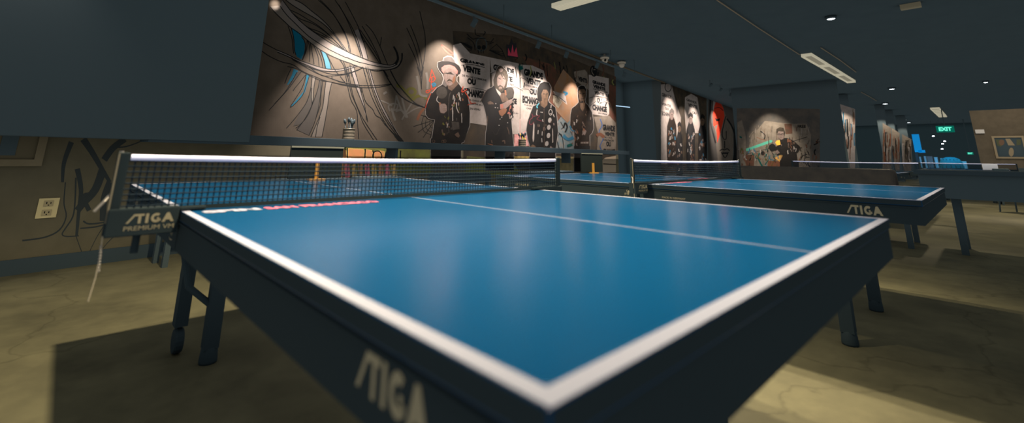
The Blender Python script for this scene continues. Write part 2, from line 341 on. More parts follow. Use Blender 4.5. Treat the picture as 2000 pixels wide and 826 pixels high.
A = Art(onwall)
A.line(d4([(945,30),(930,110),(920,145),(950,155),(978,130),(965,100),(930,115)]), 1.6, TR); A.line(d4([(945,30),(985,125)]), 1.5, TR); A.line(d4([(945,110),(942,180),(935,235),(900,265),(890,245),(930,235),(990,212),(940,270),(915,320),(895,330)]), 2.0, TR)
A.line(d4([(960,165),(985,180),(965,195),(945,170)]), 3.2, TB);
tag(A.build('graffiti_tag'), 'thin red sprayed looping symbol left of the hatted figure', 'graffiti')
A = Art(onwall); A.line([(862,88),(866,90),(876,97),(885,105),(880,107),(870,99),(862,88)], 2.4, TP); tag(A.build('graffiti_tag'), 'pale red sprayed swash on the wall above the grey hat', 'graffiti')
A = Art(onwall); A.line(d4([(870,420),(830,470),(800,540)]), 5, TO); tag(A.build('graffiti_tag'), 'rust coloured spray stroke beside the elbow of the hatted figure', 'graffiti')
A = Art(onwall); hub = (977, 537)
for p in ((760,605),(805,665),(860,715),(930,725),(835,488)): A.line(d4([p, hub]), 1.3, LN, 0, up=False)
for arc in ([(868,492),(845,565),(860,640),(885,665),(945,690)],[(895,515),(880,590),(905,640),(950,662)],[(930,530),(925,590),(955,625)]): A.line(d4(arc), 1.1, LN, 2, up=False)
tag(A.build('cobweb_drawing'), 'small black painted cobweb at the elbow of hatted figure', 'drawing')
# graffiti letters below the ledge
GO = mat('orange_graffiti', (0.274, 0.1048, 0.04836), .8, .05, noise=(0.1934, 0.1128, 0.0403), nscale=10); GY = mat('yellow_graffiti_edge', (0.274, 0.1773, 0.05642), .8, .05); GG = mat('green_graffiti', (0.07254, 0.0806, 0.01934), .8, .05, noise=(0.04836, 0.04836, 0.01934), nscale=6)
A = Art(onwall); q = tile(640, 270, 6.25)
A.poly(q([(150,110),(560,110),(900,130),(1260,140),(1270,420),(150,420)]), GG)
for pts in ([(165,270),(195,130),(225,150),(235,270),(235,420),(150,420)],[(250,125),(440,135),(450,180),(440,300),(250,300)],[(470,135),(540,150),(550,190),(530,290),(460,290)],[(640,150),(690,160),(700,290),(660,260)],[(715,290),(715,200),(750,180),(790,200),(815,290)]):
    A.poly(q(pts), GO); A.line(q(pts), 1.6, GY, 0, closed=True)
A.poly(q(ell(605,215,50,55)), GO); A.line(q(ell(605,215,42,46)[3:12]), 2, GY)
for pts in ([(240,120),(240,300)],[(460,130),(450,300)],[(890,150),(885,300)],[(545,150),(560,180),(550,260)],[(700,300),(705,190),(750,165),(800,190),(825,300)]): A.line(q(pts), 2.6, LN, 2)
A.line(q(ell(605,215,56,60)), 2.0, LN, 0, closed=True)
for k in range(9):
    u = 660+k*13; A.poly([(u, 322), (u+9, 320), (u+11, 345), (u+2, 348)], [GO, mat('rose_graffiti', (0.3063, 0.0806, 0.09672), .8, .05), GY][k % 3])
tag(A.build('graffiti_lettering'), 'orange bubble letters with yellow rims sprayed on wall under the black shelf', 'graffiti')

# ------------------------------------------------------------------ collage part of the wall
PAP = mat('pasted_paper', (0.1205, 0.1049, 0.09598), .85, .1, noise=(0.08928, 0.07678, 0.06696), nscale=7)
PAP2 = mat('dull_pasted_paper', (0.06845, 0.05775, 0.04706), .85, .1, noise=(0.04706, 0.03935, 0.02995), nscale=7)
PAP3 = mat('orange_stained_paper', (0.08928, 0.04278, 0.01674), .85, .1, noise=(0.0744, 0.05208, 0.0372), nscale=5)
GRU = mat('grimy_collage_paint', (0.02325, 0.01705, 0.01085), .85, .1, noise=(0.0093, 0.00868, 0.00744), nscale=3.5)
RUS = mat('rusty_collage_paint', (0.04464, 0.01674, 0.01116), .85, .1, noise=(0.0186, 0.01488, 0.0093), nscale=4)
A = Art(onwall, .0005)
A.poly([(884,60),(1000,70),(1100,108),(1203,150),(1203,340),(1000,330),(905,318),(905,240),(890,150)], GRU)
A.poly([(1020,110),(1075,125),(1105,150),(1090,300),(1060,300),(1062,180)], RUS); A.poly([(1190,165),(1203,168),(1203,240),(1188,238)], RUS)
A.poly([(1006,230),(1034,236),(1036,285),(1004,285)], mat('pale_rose_paint', (.2, .12, .11), .85, .1, noise=(.12, .03, .03), nscale=16))
A.poly([(1078,300),(1080,250),(1098,225),(1122,240),(1124,300)], mat('pale_collage', (0.08184, 0.07068, 0.06138), .85, .1, noise=(0.02232, 0.05208, 0.06324), nscale=9))
A.poly([(912,305),(1000,312),(1020,345),(905,345)], GG)
A.poly([(1062,304),(1121,306),(1121,337),(1062,335)], mat('lit_olive_patch', (.10,.082,.042), .85, .05, noise=(.06,.05,.026), nscale=9)); A.poly([(1172,316),(1182,308),(1203,304),(1203,337),(1166,337)], mat('lit_tan_patch', (.15,.12,.085), .85, .05)); A.line([(1178,320),(1203,321)], 2, LN, 0)  # patches put lit wall into the colour below the shelf
A.poly([(1000,305),(1062,305),(1062,318),(1000,317)], mat('yellow_patch', (.15,.11,.03), .85, .05, noise=(.07,.05,.02), nscale=12))
random.seed(3)
for k in range(46):
    u = random.uniform(1000, 1200); v = random.uniform(100, 165)+(u-1000)*.14; h = random.uniform(8, 26)
    A.line([(u, v), (u+random.uniform(-2, 3), v+h/2), (u+random.uniform(-3, 3), v+h)], random.uniform(.8, 2.4), random.choice([LN, LN, GRU, RUS, GG]), 3)
for pts, m_, wd in (([(1083,232),(1090,242),(1086,252),(1094,262),(1098,268)],LN,1),([(1092,290),(1088,270),(1096,262),(1101,290),(1090,294)],LN,1.2),([(1095,238),(1100,248),(1096,252)],LN,1),([(1101,250),(1104,240),(1108,248),(1104,258)],LN,3),
   ([(1100,265),(1110,272),(1120,268)],TB,6),([(1108,285),(1118,282)],TG,5),([(1172,232),(1176,245),(1170,258),(1178,270),(1172,285),(1176,295)],mat('navy_brush', (.012,.03,.08),.8,.05),1.6),([(1165,265),(1172,262),(1180,268)],TO,6),([(1016,262),(1022,268),(1018,276),(1026,270)],mat('yellow_brush',(.30,.20,.02),.8,.05),4)):
    A.line(pts, wd, m_)
tag(A.build('collage_mural'), 'grimy layered collage of paint drips and torn paper behind four pasted figures', 'mural')

def poster(outline, lines, label, m=PAP, rips=(), grp='text posters pasted on the wall'):
    A = Art(onwall, .0030); A.poly(outline, m)
    o = tag(A.build('text_poster'), label, 'poster', grp)
    B = Art(onwall, A.off+.0002)
    for st_, u0, v0, u1, h in lines: wtext(B, st_, u0, v0, u1, h, INK, .075 if h > 6 else .03)
    for r in rips: B.line(r, 2.0, m, 2)
    for r in rips: B.line([(x+1, y+1.6) for x, y in r], .9, INK, 2)
    B.build('lettering', o); return o
poster([(885,88),(900,84),(918,104),(957,112),(957,246),(905,238),(898,232),(897,150),(888,140)],
  [('GRANDE',898,121,946,8.5),('VENTE',903,139,938,13),('DE PECHE COMMUNE',902,149,950,4),('OU',912,164,929,12.5),('ECHANGE',905,187,945,16),('POUR CHAQUE',908,196,940,4),('CARTES DE JEU',908,203,942,4),('BIEN-VENU',912,213,938,4)],
  'torn cream paper poster with French words between hatted and bearded figures', rips=([(900,126),(920,124),(946,130)],[(904,172),(925,170),(950,176)]))
poster([(957,112),(985,118),(1013,124),(1016,180),(1015,262),(1000,262),(965,200)],
  [('GRANDE',963,137,1004,12.5),('VENTE',966,153,1001,10.5),('DES CARTES',968,161,1004,4),('OU',985,185,1000,10),('ECHANGE',982,200,1009,12),('PAR JEU',1000,222,1012,3)],
  'torn white paper poster behind the bearded figure', rips=([(958,142),(975,137),(1005,146)],[(990,172),(1005,168),(1020,176)]))
poster([(1017,126),(1040,128),(1062,138),(1068,160),(1066,200),(1050,240),(1016,262)],
  [('GRANDE',1023,147,1060,14),('VENTE',1028,163,1056,12),('DES PIECES COMMUNES',1025,168,1050,3.6),('OU',1034,184,1048,12),('ECHANGE',1020,201,1054,15),('POUR CHAQUE',1024,207,1044,4),('CARTES',1028,213,1044,3.6)],
  'white paper poster with French words left of dark-haired third figure', rips=([(1016,150),(1024,153),(1032,158)],[(1018,172),(1030,173),(1040,180)]))
poster([(1150,146),(1165,148),(1189,153),(1190,222),(1186,228),(1150,222)],
  [('GRANDE',1157,163,1182,7),('VENTE',1158,171,1182,6.5),('DES PIECES COM',1159,175,1186,3),('VENTE',1161,184,1179,7),('COMMUNES',1158,188,1178,3),('OU',1166,201,1175,11),('CHANGE',1157,215,1185,12),('AU PRIX',1168,222,1186,3)],
  'pale paper poster with French words right of last figure, higher of two', rips=([(1150,190),(1168,186),(1188,192)],[(1170,200),(1180,197),(1190,201)],[(1152,205),(1158,200),(1163,196)]))
poster([(1160,228),(1190,226),(1203,240),(1203,302),(1166,296),(1168,260)],
  [('GRANDE',1177,255,1201,12.5),('VENTE',1181,265,1200,8),('AU SOL',1180,270,1196,4),('DES PIECES',1178,275,1199,3.6),('OU',1184,286,1193,10),('CHANGE',1178,301,1202,11)],
  'dull paper poster with French words right of last figure, lower of two', PAP2)
poster([(1121,140),(1142,136),(1147,142),(1150,176),(1128,160),(1124,162)], [('VENTE',1129,158,1146,9)], 'faded paper scrap above the head of last figure', PAP2)
A = Art(onwall, .0045); A.poly([(1082,170),(1100,135),(1122,158),(1135,190),(1132,216),(1108,240),(1085,215)], PAP3); A.poly([(1080,178),(1104,184),(1108,205),(1085,186)], PAP); A.line([(1100,180),(1108,182),(1103,186)], 4, TB)
A.line([(1079,184),(1092,190),(1105,200)], 1.4, LN); A.poly([(1081,186),(1092,189),(1098,200),(1090,212),(1080,200)], mat('dark_splatter', (.05,.04,.025), .8, .05, noise=(.16,.14,.11), nscale=25))
tag(A.build('orange_poster'), 'orange stained torn paper between third and last pasted figures', 'poster')
# paint: skull, wings and crowns above the posters
A = Art(onwall, .0020); q = tile(880, 40, 6.882)
A.line(q(ell(415,320,70,90)), 2, VN, 0, closed=True); A.poly(q(ell(383,362,26,28)), LN); A.poly(q(ell(447,362,28,32)), LN); A.poly(q([(412,380),(422,410),(402,410)]), LN)
for pts in ([(220,180),(300,250),(340,240),(470,240)],[(230,230),(310,300),(330,400)],[(480,280),(540,290),(580,240)],[(500,320),(560,300),(580,290)],[(370,400),(380,440)],[(410,410),(412,440)],[(440,400),(440,440)],[(330,120),(340,190),(400,210)],[(440,200),(470,160),(450,150)]): A.line(q(pts), 1.4, LN, 3)
tag(A.build('skull_drawing'), 'black line drawing of a skull with crossed bones high on the wall', 'drawing')
for w_, lab in (([(135,290),(200,310),(290,360),(280,400),(190,390)], 'black line wing drawn left of the skull'), ([(520,400),(620,320),(690,390),(740,510),(650,460)], 'black line wing drawn right of the skull')):
    A = Art(onwall, .0022); A.line(q(w_), 1.4, LN, 0, closed=True)
    for k in range(1, 4): A.line(q([w_[0], ((w_[2][0]*k+w_[3][0]*(4-k))/4, (w_[2][1]*k+w_[3][1]*(4-k))/4)]), 1, LN, 0)
    tag(A.build('wing_drawing'), lab, 'drawing')
CRK = mat('black_crown_paint', (.008,.008,.009), .8, .05); CRR = mat('crimson_paint', (0.1612, 0.0186, 0.031), .8, .05)
A = Art(onwall, .0048); A.poly(q([(750,320),(790,330),(820,240),(845,310),(880,300),(905,480),(900,500),(760,490)]), CRK); A.poly(q([(770,470),(775,370),(812,450),(832,320),(852,440),(885,360),(905,490),(840,480)]), CRR)
tag(A.build('crown_painting'), 'crimson and black spiky crown painted above the bearded figure', 'drawing')
A = Art(onwall, .0050); A.poly(q([(905,595),(925,625),(930,580),(948,620),(962,590),(978,655),(922,672)]), TG)
tag(A.build('crown_painting'), 'small teal crown painted between two white posters', 'drawing')
A = Art(onwall, .0052); A.poly(ell(1159.5,139,6.5,11,-.15), LN); A.line([(1157,132),(1156,140),(1160,147)], 1.2, PAP2); A.line([(1159,136),(1163,136)], 1, PAP2)
tag(A.build('round_emblem'), 'black oval emblem painted above the posters by the ceiling camera', 'drawing')

# ------------------------------------------------------------------ pasted paper figures
SK = mat('sepia_skin_print', (0.06696, 0.05089, 0.04553), .8, .1, noise=(0.04553, 0.03214, 0.02678), nscale=14); SKS = mat('sepia_print', (0.03906, 0.02604, 0.0186), .8, .1, noise=(0.02232, 0.01488, 0.01116), nscale=18)
SKD = mat('brown_skin_print', (0.04278, 0.02678, 0.01674), .8, .1, noise=(0.02046, 0.01302, 0.008184), nscale=14)
JK = mat('dark_jacket_print', (0.005115, 0.004092, 0.00341), .8, .1, noise=(0.002387, 0.002387, 0.002557), nscale=9); JK2 = mat('black_jacket_print', (0.002217, 0.002387, 0.002728), .8, .1, noise=(0.003751, 0.00341, 0.003069), nscale=9)
JK3 = mat('brown_jacket_print', (0.008525, 0.005115, 0.003069), .8, .1, noise=(0.002387, 0.002046, 0.001875), nscale=12)
HAT = mat('grey_felt_print', (0.0372, 0.03274, 0.02976), .8, .1, noise=(0.02604, 0.02232, 0.02046), nscale=14); HATD = mat('dark_felt_print', (0.007936, 0.006944, 0.006448), .8, .1)
HRP = mat('pink_hair_print', (0.119, 0.0372, 0.03162), .8, .1, noise=(0.1116, 0.05952, 0.05208), nscale=20); HRD = mat('brown_hair_print', (0.00744, 0.005952, 0.004464), .8, .1, noise=(0.0186, 0.01438, 0.00992), nscale=22); HRK = mat('black_hair_print', (0.003472, 0.003224, 0.002976), .8, .1)
PDL = mat('grey_paddle_print', (0.01674, 0.01488, 0.01265), .8, .1, noise=(0.01116, 0.009672, 0.008184), nscale=16); PW = mat('white_print', (0.1004, 0.09114, 0.0837), .8, .1); RB = mat('rust_beard_print', (0.0558, 0.02604, 0.01488), .8, .1)
def rng_badges(B, box, n, mats, seed, w0=.8, w1=2.2):
    r = random.Random(seed)
    for _ in range(n):
        u = r.uniform(box[0], box[2]); v = r.uniform(box[1], box[3]); B.line([(u, v), (u+r.uniform(-1.6, 1.6), v+r.uniform(1, 3)), (u+r.uniform(-2, 2), v+r.uniform(3, 7))], r.uniform(w0, w1), r.choice(mats), 2, up=False)
    B.off += .00007
def figure(sil, label, parts):
    """one pasted paper cut-out: white paper edge, then printed clothing, face and details drawn inside its outline"""
    B = Art(onwall, .0058)
    B.line(sil, 1.8, PW, 0, closed=True); parts(B)
    return tag(B.build('pasted_figure'), label, 'poster figure', 'life-size paper figures pasted on the wall')
a8 = tile(815, 90, 8.26); b8 = tile(815, 180, 7.51)
sil1 = b8([(210,0),(160,130),(120,230),(125,330),(165,385),(258,402),(240,500),(215,670),(196,685),(200,1005),(640,1010),(645,770),(655,740),(682,735),(692,680),(768,490),(770,300),(755,150),(728,0)])+a8([(720,680),(655,590),(640,560),(640,500),(705,440),(712,380),(670,310),(605,250),(590,210),(555,170),(490,160),(425,190),(415,240),(330,262),(325,330),(350,385),(400,450),(425,530),(400,620),(320,670),(240,760)])
def f1(B):
    B.poly(b8([(210,0),(160,130),(120,230),(125,330),(165,385),(258,402),(240,500),(215,670),(196,685),(200,1005),(640,1010),(645,770),(655,740),(682,735),(692,680),(768,490),(770,300),(755,150),(728,0)])+a8([(720,680),(655,590),(620,640),(545,720),(480,640),(440,545),(400,625),(320,670),(240,760)]), JK)
    B.poly(b8([(640,770),(655,740),(682,735),(768,490),(770,300),(740,300),(700,420),(650,560)]), JK2); B.poly(b8([(200,690),(640,700),(640,1010),(200,1005)]), JK2)
    B.poly(a8([(480,600),(500,690),(545,715),(590,650),(605,560)]), SKS)
    B.poly(a8([(428,430),(424,520),(450,560),(475,625),(520,642),(575,612),(612,560),(622,480),(640,440),(600,380),(500,370),(440,390)]), SK)
    B.poly(a8([(560,580),(575,510),(615,470),(612,560),(580,610)]), RB)
    B.poly(a8([(400,240),(330,262),(330,330),(350,385),(400,445),(420,440),(640,470),(690,450),(708,390),(675,320),(605,268),(500,242)]), HATD)
    B.poly(a8([(428,440),(430,400),(470,370),(560,365),(600,400),(630,450),(620,480),(540,420),(440,440)]), SK)
    B.poly(a8([(395,400),(388,350),(440,310),(520,300),(600,330),(655,400),(645,455),(605,420),(560,365),(500,365),(440,392),(424,440)]), HRP)
    B.poly(a8([(420,245),(425,200),(490,168),(560,183),(600,230),(607,272),(500,245)]), HAT)
    B.line(a8([(432,450),(455,440),(485,448)]), .9, HRD); B.line(a8([(505,445),(535,436),(562,446)]), .9, HRD); B.line(a8([(428,428),(480,425)]), .6, HRD); B.line(a8([(505,420),(560,418)]), .6, HRD); B.line(a8([(490,450),(485,515),(500,528)]), .5, SKS)
    B.poly(a8([(470,580),(490,545),(515,525),(555,550),(575,580),(530,562),(500,562)]), HRD); B.line(a8([(492,580),(540,582)]), 1.1, SKS)
    B.poly(a8([(440,545),(405,620),(460,660),(480,640)]), HAT); B.poly(a8([(605,590),(650,575),(655,620),(560,720),(545,720)]), SKS)
    B.poly(a8(ell(395,750,88,100)), PDL); B.line(b8([(300,60),(285,120),(330,160)]), 1.4, PW); B.poly(b8([(315,160),(345,150),(350,230),(325,230)]), RB)
    B.poly(b8([(325,205),(345,170),(408,168),(432,200),(435,275),(392,312),(342,300),(325,260)]), SK)
    for y_ in (205, 235, 262): B.line(b8([(375,y_),(432,y_+4)]), .6, SKS, 0)
    B.line(b8([(490,0),(462,120),(462,600)]), .5, HAT); rng_badges(B, (880,182,906,218), 20, [PW, PW, SK, TY, SKS, TO], 5); rng_badges(B, (858,225,905,262), 14, [PDL, SKS, TY, PDL], 8, .8, 3)
    for pts in ([(530,40),(525,110)],[(580,150),(575,220),(605,300)],[(518,220),(520,420)],[(650,310),(655,450)],[(610,0),(625,100)],[(450,460),(435,520)]): B.line(b8(pts), 1.4, PW, 2)
    B.poly(b8([(545,620),(600,585),(625,640),(605,668),(575,655)]), SKS); B.poly(b8([(500,430),(610,440),(620,540),(520,560)]), PDL)
    for c_ in ((240,722),(375,722),(405,718)): B.line(b8(ell(c_[0],c_[1],18,20)), .9, SKS, 0, closed=True)
    B.line(a8([(740,650),(720,740),(800,700)]), 2, TR); B.line(b8([(700,0),(740,60),(770,130),(800,170)]), 1.6, TR); B.line(b8([(740,190),(800,165),(860,160)]), 1.2, TR); B.line(b8([(200,20),(150,120),(120,230)]), 1.4, TR)
figure(sil1, 'pasted paper figure of a man in grey hat and pink hair holding a paddle', f1)
a9 = tile(920, 110, 9.18); b9 = tile(920, 190, 8.26)
out2 = a9([(480,190),(520,165),(570,190),(640,260),(665,340),(660,430),(640,540),(620,580),(640,560),(690,548),(750,580),(775,650),(760,740),(730,770)])+b9([(640,60),(690,90),(692,180),(685,260),(650,370),(660,500),(690,800),(690,1180),(230,1180),(230,800),(235,600),(265,400),(230,230),(200,120)])+a9([(180,800),(240,670),(300,590),(380,550),(410,520),(400,420),(430,340),(450,260)])
def f2(B):
    B.poly(out2, JK2)
    B.poly(a9([(480,190),(520,165),(570,190),(640,260),(665,340),(660,430),(640,540),(600,590),(560,640),(480,640),(430,560),(405,520),(400,420),(430,340),(450,260)]), HRD)
    B.poly(a9([(470,380),(500,330),(560,320),(600,380),(625,430),(615,500),(580,570),(540,600),(490,570),(465,470)]), SK)
    B.poly(a9([(495,230),(540,210),(575,240),(560,275),(520,285)]), SK); B.poly(a9([(500,330),(545,300),(575,360),(560,380),(530,320)]), HRD)
    B.poly(a9([(480,540),(520,510),(570,540),(580,560),(575,620),(530,660),(490,640),(475,590)]), HRD); B.poly(a9([(495,560),(520,540),(560,560),(550,585),(505,590)]), SK); B.line(a9([(500,572),(548,574)]), .7, SKS)
    for e_ in (515, 590): B.line(a9([(e_-22,395),(e_,402),(e_+22,410)]), 1.1, HRK); B.line(a9([(e_-28,382),(e_+25,392)]), .7, HRD)
    B.line(a9([(550,410),(535,480),(555,492)]), .5, SKS)
    B.poly(a9([(440,570),(530,650),(545,700),(520,720),(470,650)]), PW); B.poly(a9([(540,660),(600,650),(680,790),(560,826),(520,720)]), SKS)
    B.poly(a9(ell(695,655,78,108,.1)), PDL); B.poly(a9([(600,610),(625,600),(640,700),(610,700)]), RB)
    B.poly(b9([(465,115),(520,95),(580,60),(640,30),(680,70),(600,150),(560,180),(470,190)]), SK); B.poly(b9([(445,220),(490,190),(565,180),(580,200),(560,250),(500,310),(460,280)]), RB); B.poly(b9([(470,115),(520,110),(520,170),(480,185)]), TP)
    B.poly(b9([(265,80),(310,60),(350,80),(370,110),(280,115)]), SKS)
    rng_badges(B, (991,205,1003,232), 16, [PW, PW, SK, JK2, TP], 15, 1, 2.4)
    for c_ in ((400,102),(392,165),(430,170),(468,352),(452,452),(497,322),(590,410)): B.poly(b9(ell(c_[0],c_[1],9,9,0,8)), PW)
    B.line(b9([(350,540),(400,610),(460,500)]), .6, PDL); B.line(b9([(580,480),(605,540),(615,600)]), 1.3, SKS); B.line(b9([(330,690),(340,740)]), 2, SKS); B.line(b9([(500,710),(540,700),(545,750)]), 2, SKS); B.line(b9([(270,750),(350,770)]), 1.4, RB)
    B.line(a9([(180,800),(240,670),(300,590)]), 1.2, SKS); B.line(b9([(270,300),(262,420)]), 1.4, SKS)
figure(out2, 'pasted paper figure of a long-haired bearded man holding a dark paddle', f2)
a10 = tile(1010, 100, 8.26); b10 = tile(1010, 190, 7.51)
out3 = a10([(320,680),(330,600),(370,520),(440,490),(510,510),(545,580),(540,680),(500,790)])+b10([(470,75),(560,150),(580,280),(600,500),(565,760),(560,1060),(180,1060),(190,730),(160,620),(135,480),(150,370),(200,220),(235,130),(330,90)])
def f3(B):
    B.poly(out3, JK2); B.poly(a10([(320,680),(330,600),(370,520),(440,490),(510,510),(545,580),(540,680),(500,790),(400,826),(340,800)]), HRK)
    B.poly(a10([(390,690),(420,620),(480,620),(510,680),(500,760),(450,826),(400,800)]), SKD); B.poly(b10([(340,60),(450,20),(445,110),(400,160),(345,120)]), SKD)
    for e_ in (430, 485): B.line(a10([(e_-18,690),(e_+14,688)]), 1.3, HRK)
    B.line(a10([(462,690),(470,735),(455,740)]), .6, HRK); B.line(a10([(430,772),(475,770)]), .9, HRK)
    B.line(b10([(320,90),(290,130),(300,160)]), 2.2, mat('teal_print', (.02,.08,.10), .8, .1)); B.line(b10([(395,170),(400,730)]), .6, SKS)
    B.line(b10(ell(490,220,25,42)), 1.3, PW, 0, closed=True); B.line(b10([(475,240),(505,240)]), 1.3, PW)
    for c_ in ((480,335),(465,440),(460,560),(435,680)): B.poly(b10(ell(c_[0],c_[1],26,38,.2)), PW)
    for pts in ([(295,180),(285,250),(310,270)],[(340,215),(375,220)],[(310,480),(305,540)],[(370,500),(365,560)],[(360,600),(365,660)],[(530,250),(545,290)],[(500,110),(495,160)]): B.line(b10(pts), 1.5, PW, 2)
    CRD = mat('maroon_print', (.028,.006,.008), .8, .1); B.line(b10([(215,240),(230,290),(190,330),(180,380),(210,400),(250,360)]), 1.6, CRD); B.line(b10([(240,280),(330,270),(290,320),(370,350)]), 1.5, CRD)
    B.poly(b10([(240,370),(255,400),(250,620),(235,660),(225,600)]), PAP); B.poly(b10([(515,450),(525,480),(530,660),(515,670)]), PAP)
    B.poly(b10([(195,720),(230,690),(275,720),(270,745),(200,742)]), SKD); B.poly(b10([(480,730),(495,712),(530,750),(485,755)]), SK)
    rng_badges(B, (1050,232,1086,250), 9, [PW, SK, SKS], 25)
figure(out3, 'pasted paper figure with shaggy black hair and pale oval badges down jacket', f3)
a11 = tile(1100, 110, 8.26); b11 = tile(1100, 200, 5.9)
out4 = a11([(235,560),(240,500),(290,470),(340,475),(370,530),(368,640),(355,700),(360,750),(400,790)])+b11([(300,60),(330,110),(345,200),(350,300),(330,355),(305,380),(310,800),(125,800),(130,440),(125,340),(80,270),(85,140),(100,70),(150,30)])+a11([(250,740),(235,640)])
def f4(B):
    B.poly(out4, JK3); B.poly(b11([(125,500),(310,500),(310,800),(125,800)]), JK2)
    B.poly(a11([(235,560),(240,500),(290,470),(340,475),(370,530),(368,580),(240,590)]), HRK); B.poly(a11([(245,560),(280,530),(340,530),(365,570),(360,680),(330,740),(290,740),(255,680)]), SKD); B.poly(b11([(195,10),(255,0),(245,60),(225,105),(200,70)]), SKD)
    for e_ in (280, 335): B.line(a11([(e_-18,600),(e_+12,598)]), 1.5, HRK)
    B.line(a11([(305,600),(310,650),(298,655)]), .7, HRK); B.line(a11([(285,685),(335,685)]), 1.2, HRK); B.poly(a11([(285,715),(330,715),(320,745),(295,745)]), HRK)
    B.poly(b11([(220,330),(240,305),(270,330),(250,380),(222,360)]), SK); rng_badges(B, (1116,222,1130,284), 22, [PW, SKS, SK, JK2, TO], 35, .8, 2); rng_badges(B, (1136,215,1156,265), 16, [SKS, JK2, SK, RB], 36, .8, 2)
    B.line(b11([(200,465),(295,462)]), 4, SKS); 
    for k in range(5): B.line(b11([(205+k*18,465),(213+k*18,465)]), 2.4, PW, 0)
    B.line(b11([(80,270),(100,320),(130,330)]), 2.2, TB)
figure(out4, 'pasted paper figure in brown patched jacket, last before the dark recess', f4)

# ------------------------------------------------------------------ wall beyond the recess
A = Art(onwall, .0008); A.poly([(1291,152),(1310,150),(1325,168),(1380,190),(1381,340),(1291,340)], GRU); A.poly([(1291,165),(1311,163),(1320,200),(1330,230),(1326,320),(1291,320)], PAP); A.poly([(1338,190),(1350,183),(1362,190),(1368,230),(1366,260),(1340,260),(1337,215)], PAP)
for st_, u0, v0, u1, h in (('GRANDE',1293,188,1311,7),('VENTE',1292,205,1310,5),('OU',1299,214,1306,5),('ECHANGE',1293,225,1312,8),('GRANDE',1341,197,1360,5),('VENTE',1344,208,1362,7),('OU',1352,222,1360,5)): wtext(A, st_, u0, v0, u1, h, INK, .04)
A.line(ell(1305,170,6,9), 1.4, LN, 0, closed=True)
tag(A.build('collage_mural'), 'narrow poster collage beyond the dark recess with dark pasted figures', 'mural')
for k, (u, top, wd, hd, lab, jm) in enumerate(((1312,214,18,5,'small pasted figure in a grey cap nearest the dark recess',JK3),(1327,240,12,4,'dim pasted figure between two brighter figures beyond recess',JK2),(1349,222,16,5,'pasted figure with pale narrow face under far white poster',JK2),(1372,225,16,5,'shadowy pasted figure beside the painted red face',JK2))):
    B = Art(onwall, .0030)
    B.poly([(u-wd*.2,top+14),(u-wd*.5,top+32),(u-wd*.55,top+70),(u-wd*.45,top+112),(u+wd*.45,top+112),(u+wd*.55,top+68),(u+wd*.5,top+32),(u+wd*.2,top+14)], jm)
    B.poly(ell(u, top+11, hd*.75, hd*1.9), SK if k in (0, 2) else SKD); B.poly([(u-hd*.9,top+9),(u-hd*.9,top+2),(u,top-3),(u+hd*.9,top+2),(u+hd*.9,top+9),(u,top+5)], HAT if k == 0 else HRK)
    rng_badges(B, (u-wd*.35, top+34, u+wd*.35, top+90), 34 if k != 1 else 8, [PW, PW, SK, SKS, TO, TB, JK2], 50+k, .6, 2.4); B.line([(u-2,top+10),(u+2.5,top+10)], .8, HRK)
    tag(B.build('pasted_figure'), lab, 'poster figure', 'life-size paper figures pasted on the wall')
A = Art(onwall, .0008); q = tile(1280, 140, 4.588)
FC = mat('grey_face_paint', (0.04464, 0.03794, 0.0305), .85, .1, noise=(0.03348, 0.02827, 0.02232), nscale=2.5); RED = mat('red_mask_paint', (0.1562, 0.01116, 0.004464), .8, .1); RED2 = mat('deep_red_paint', (.25,.02,.01), .8, .1)
A.poly(q([(505,140),(560,120),(720,200),(715,480),(690,800),(690,900),(470,900),(470,300)]), FD); A.poly(q([(515,180),(560,140),(600,300),(640,420),(690,500),(700,640),(690,900),(570,900),(540,600),(520,400)]), FC)
A.poly(q([(520,250),(548,290),(540,420),(515,330)]), PW); A.poly(q([(548,250),(580,270),(610,330),(620,400),(595,500),(570,590),(555,640),(550,540),(520,480),(515,380),(530,300)]), RED); A.poly(q([(530,490),(560,470),(545,530)]), FC)
A.poly(q([(530,410),(555,425),(580,415),(575,440),(545,445)]), LN)
for pts, wd in (([(500,150),(490,330),(500,480),(540,640)],3),([(630,400),(600,540),(610,600),(635,600),(635,530)],1.6),([(620,620),(622,690)],2),([(575,710),(600,695),(622,700),(645,690),(665,710)],2),([(590,720),(625,770),(655,720)],1.6),([(600,730),(650,730)],3),([(640,420),(690,500),(720,620),(700,800)],3),([(530,330),(570,320),(610,350)],1.2)): A.line(q(pts), wd, LN)
A.poly(q([(705,440),(735,420),(735,800),(700,850)]), LN)
tag(A.build('face_mural'), 'tall painted grey face with a bright red mask patch', 'mural')

# glowing bar standing for a bluish reflection in the dark recess
o = MB().tube([wall_at(1203, 206.5, -.9), wall_at(1230, 209.5, -.9)], .012, 8).build('reflected_streak', mat('blue_white_reflection', (.3,.4,.5), .4, .2, emit=(.5,.75,1,.9)))
tag(o, 'thin glowing bar standing for a bluish reflection in the dark recess', 'lamp')

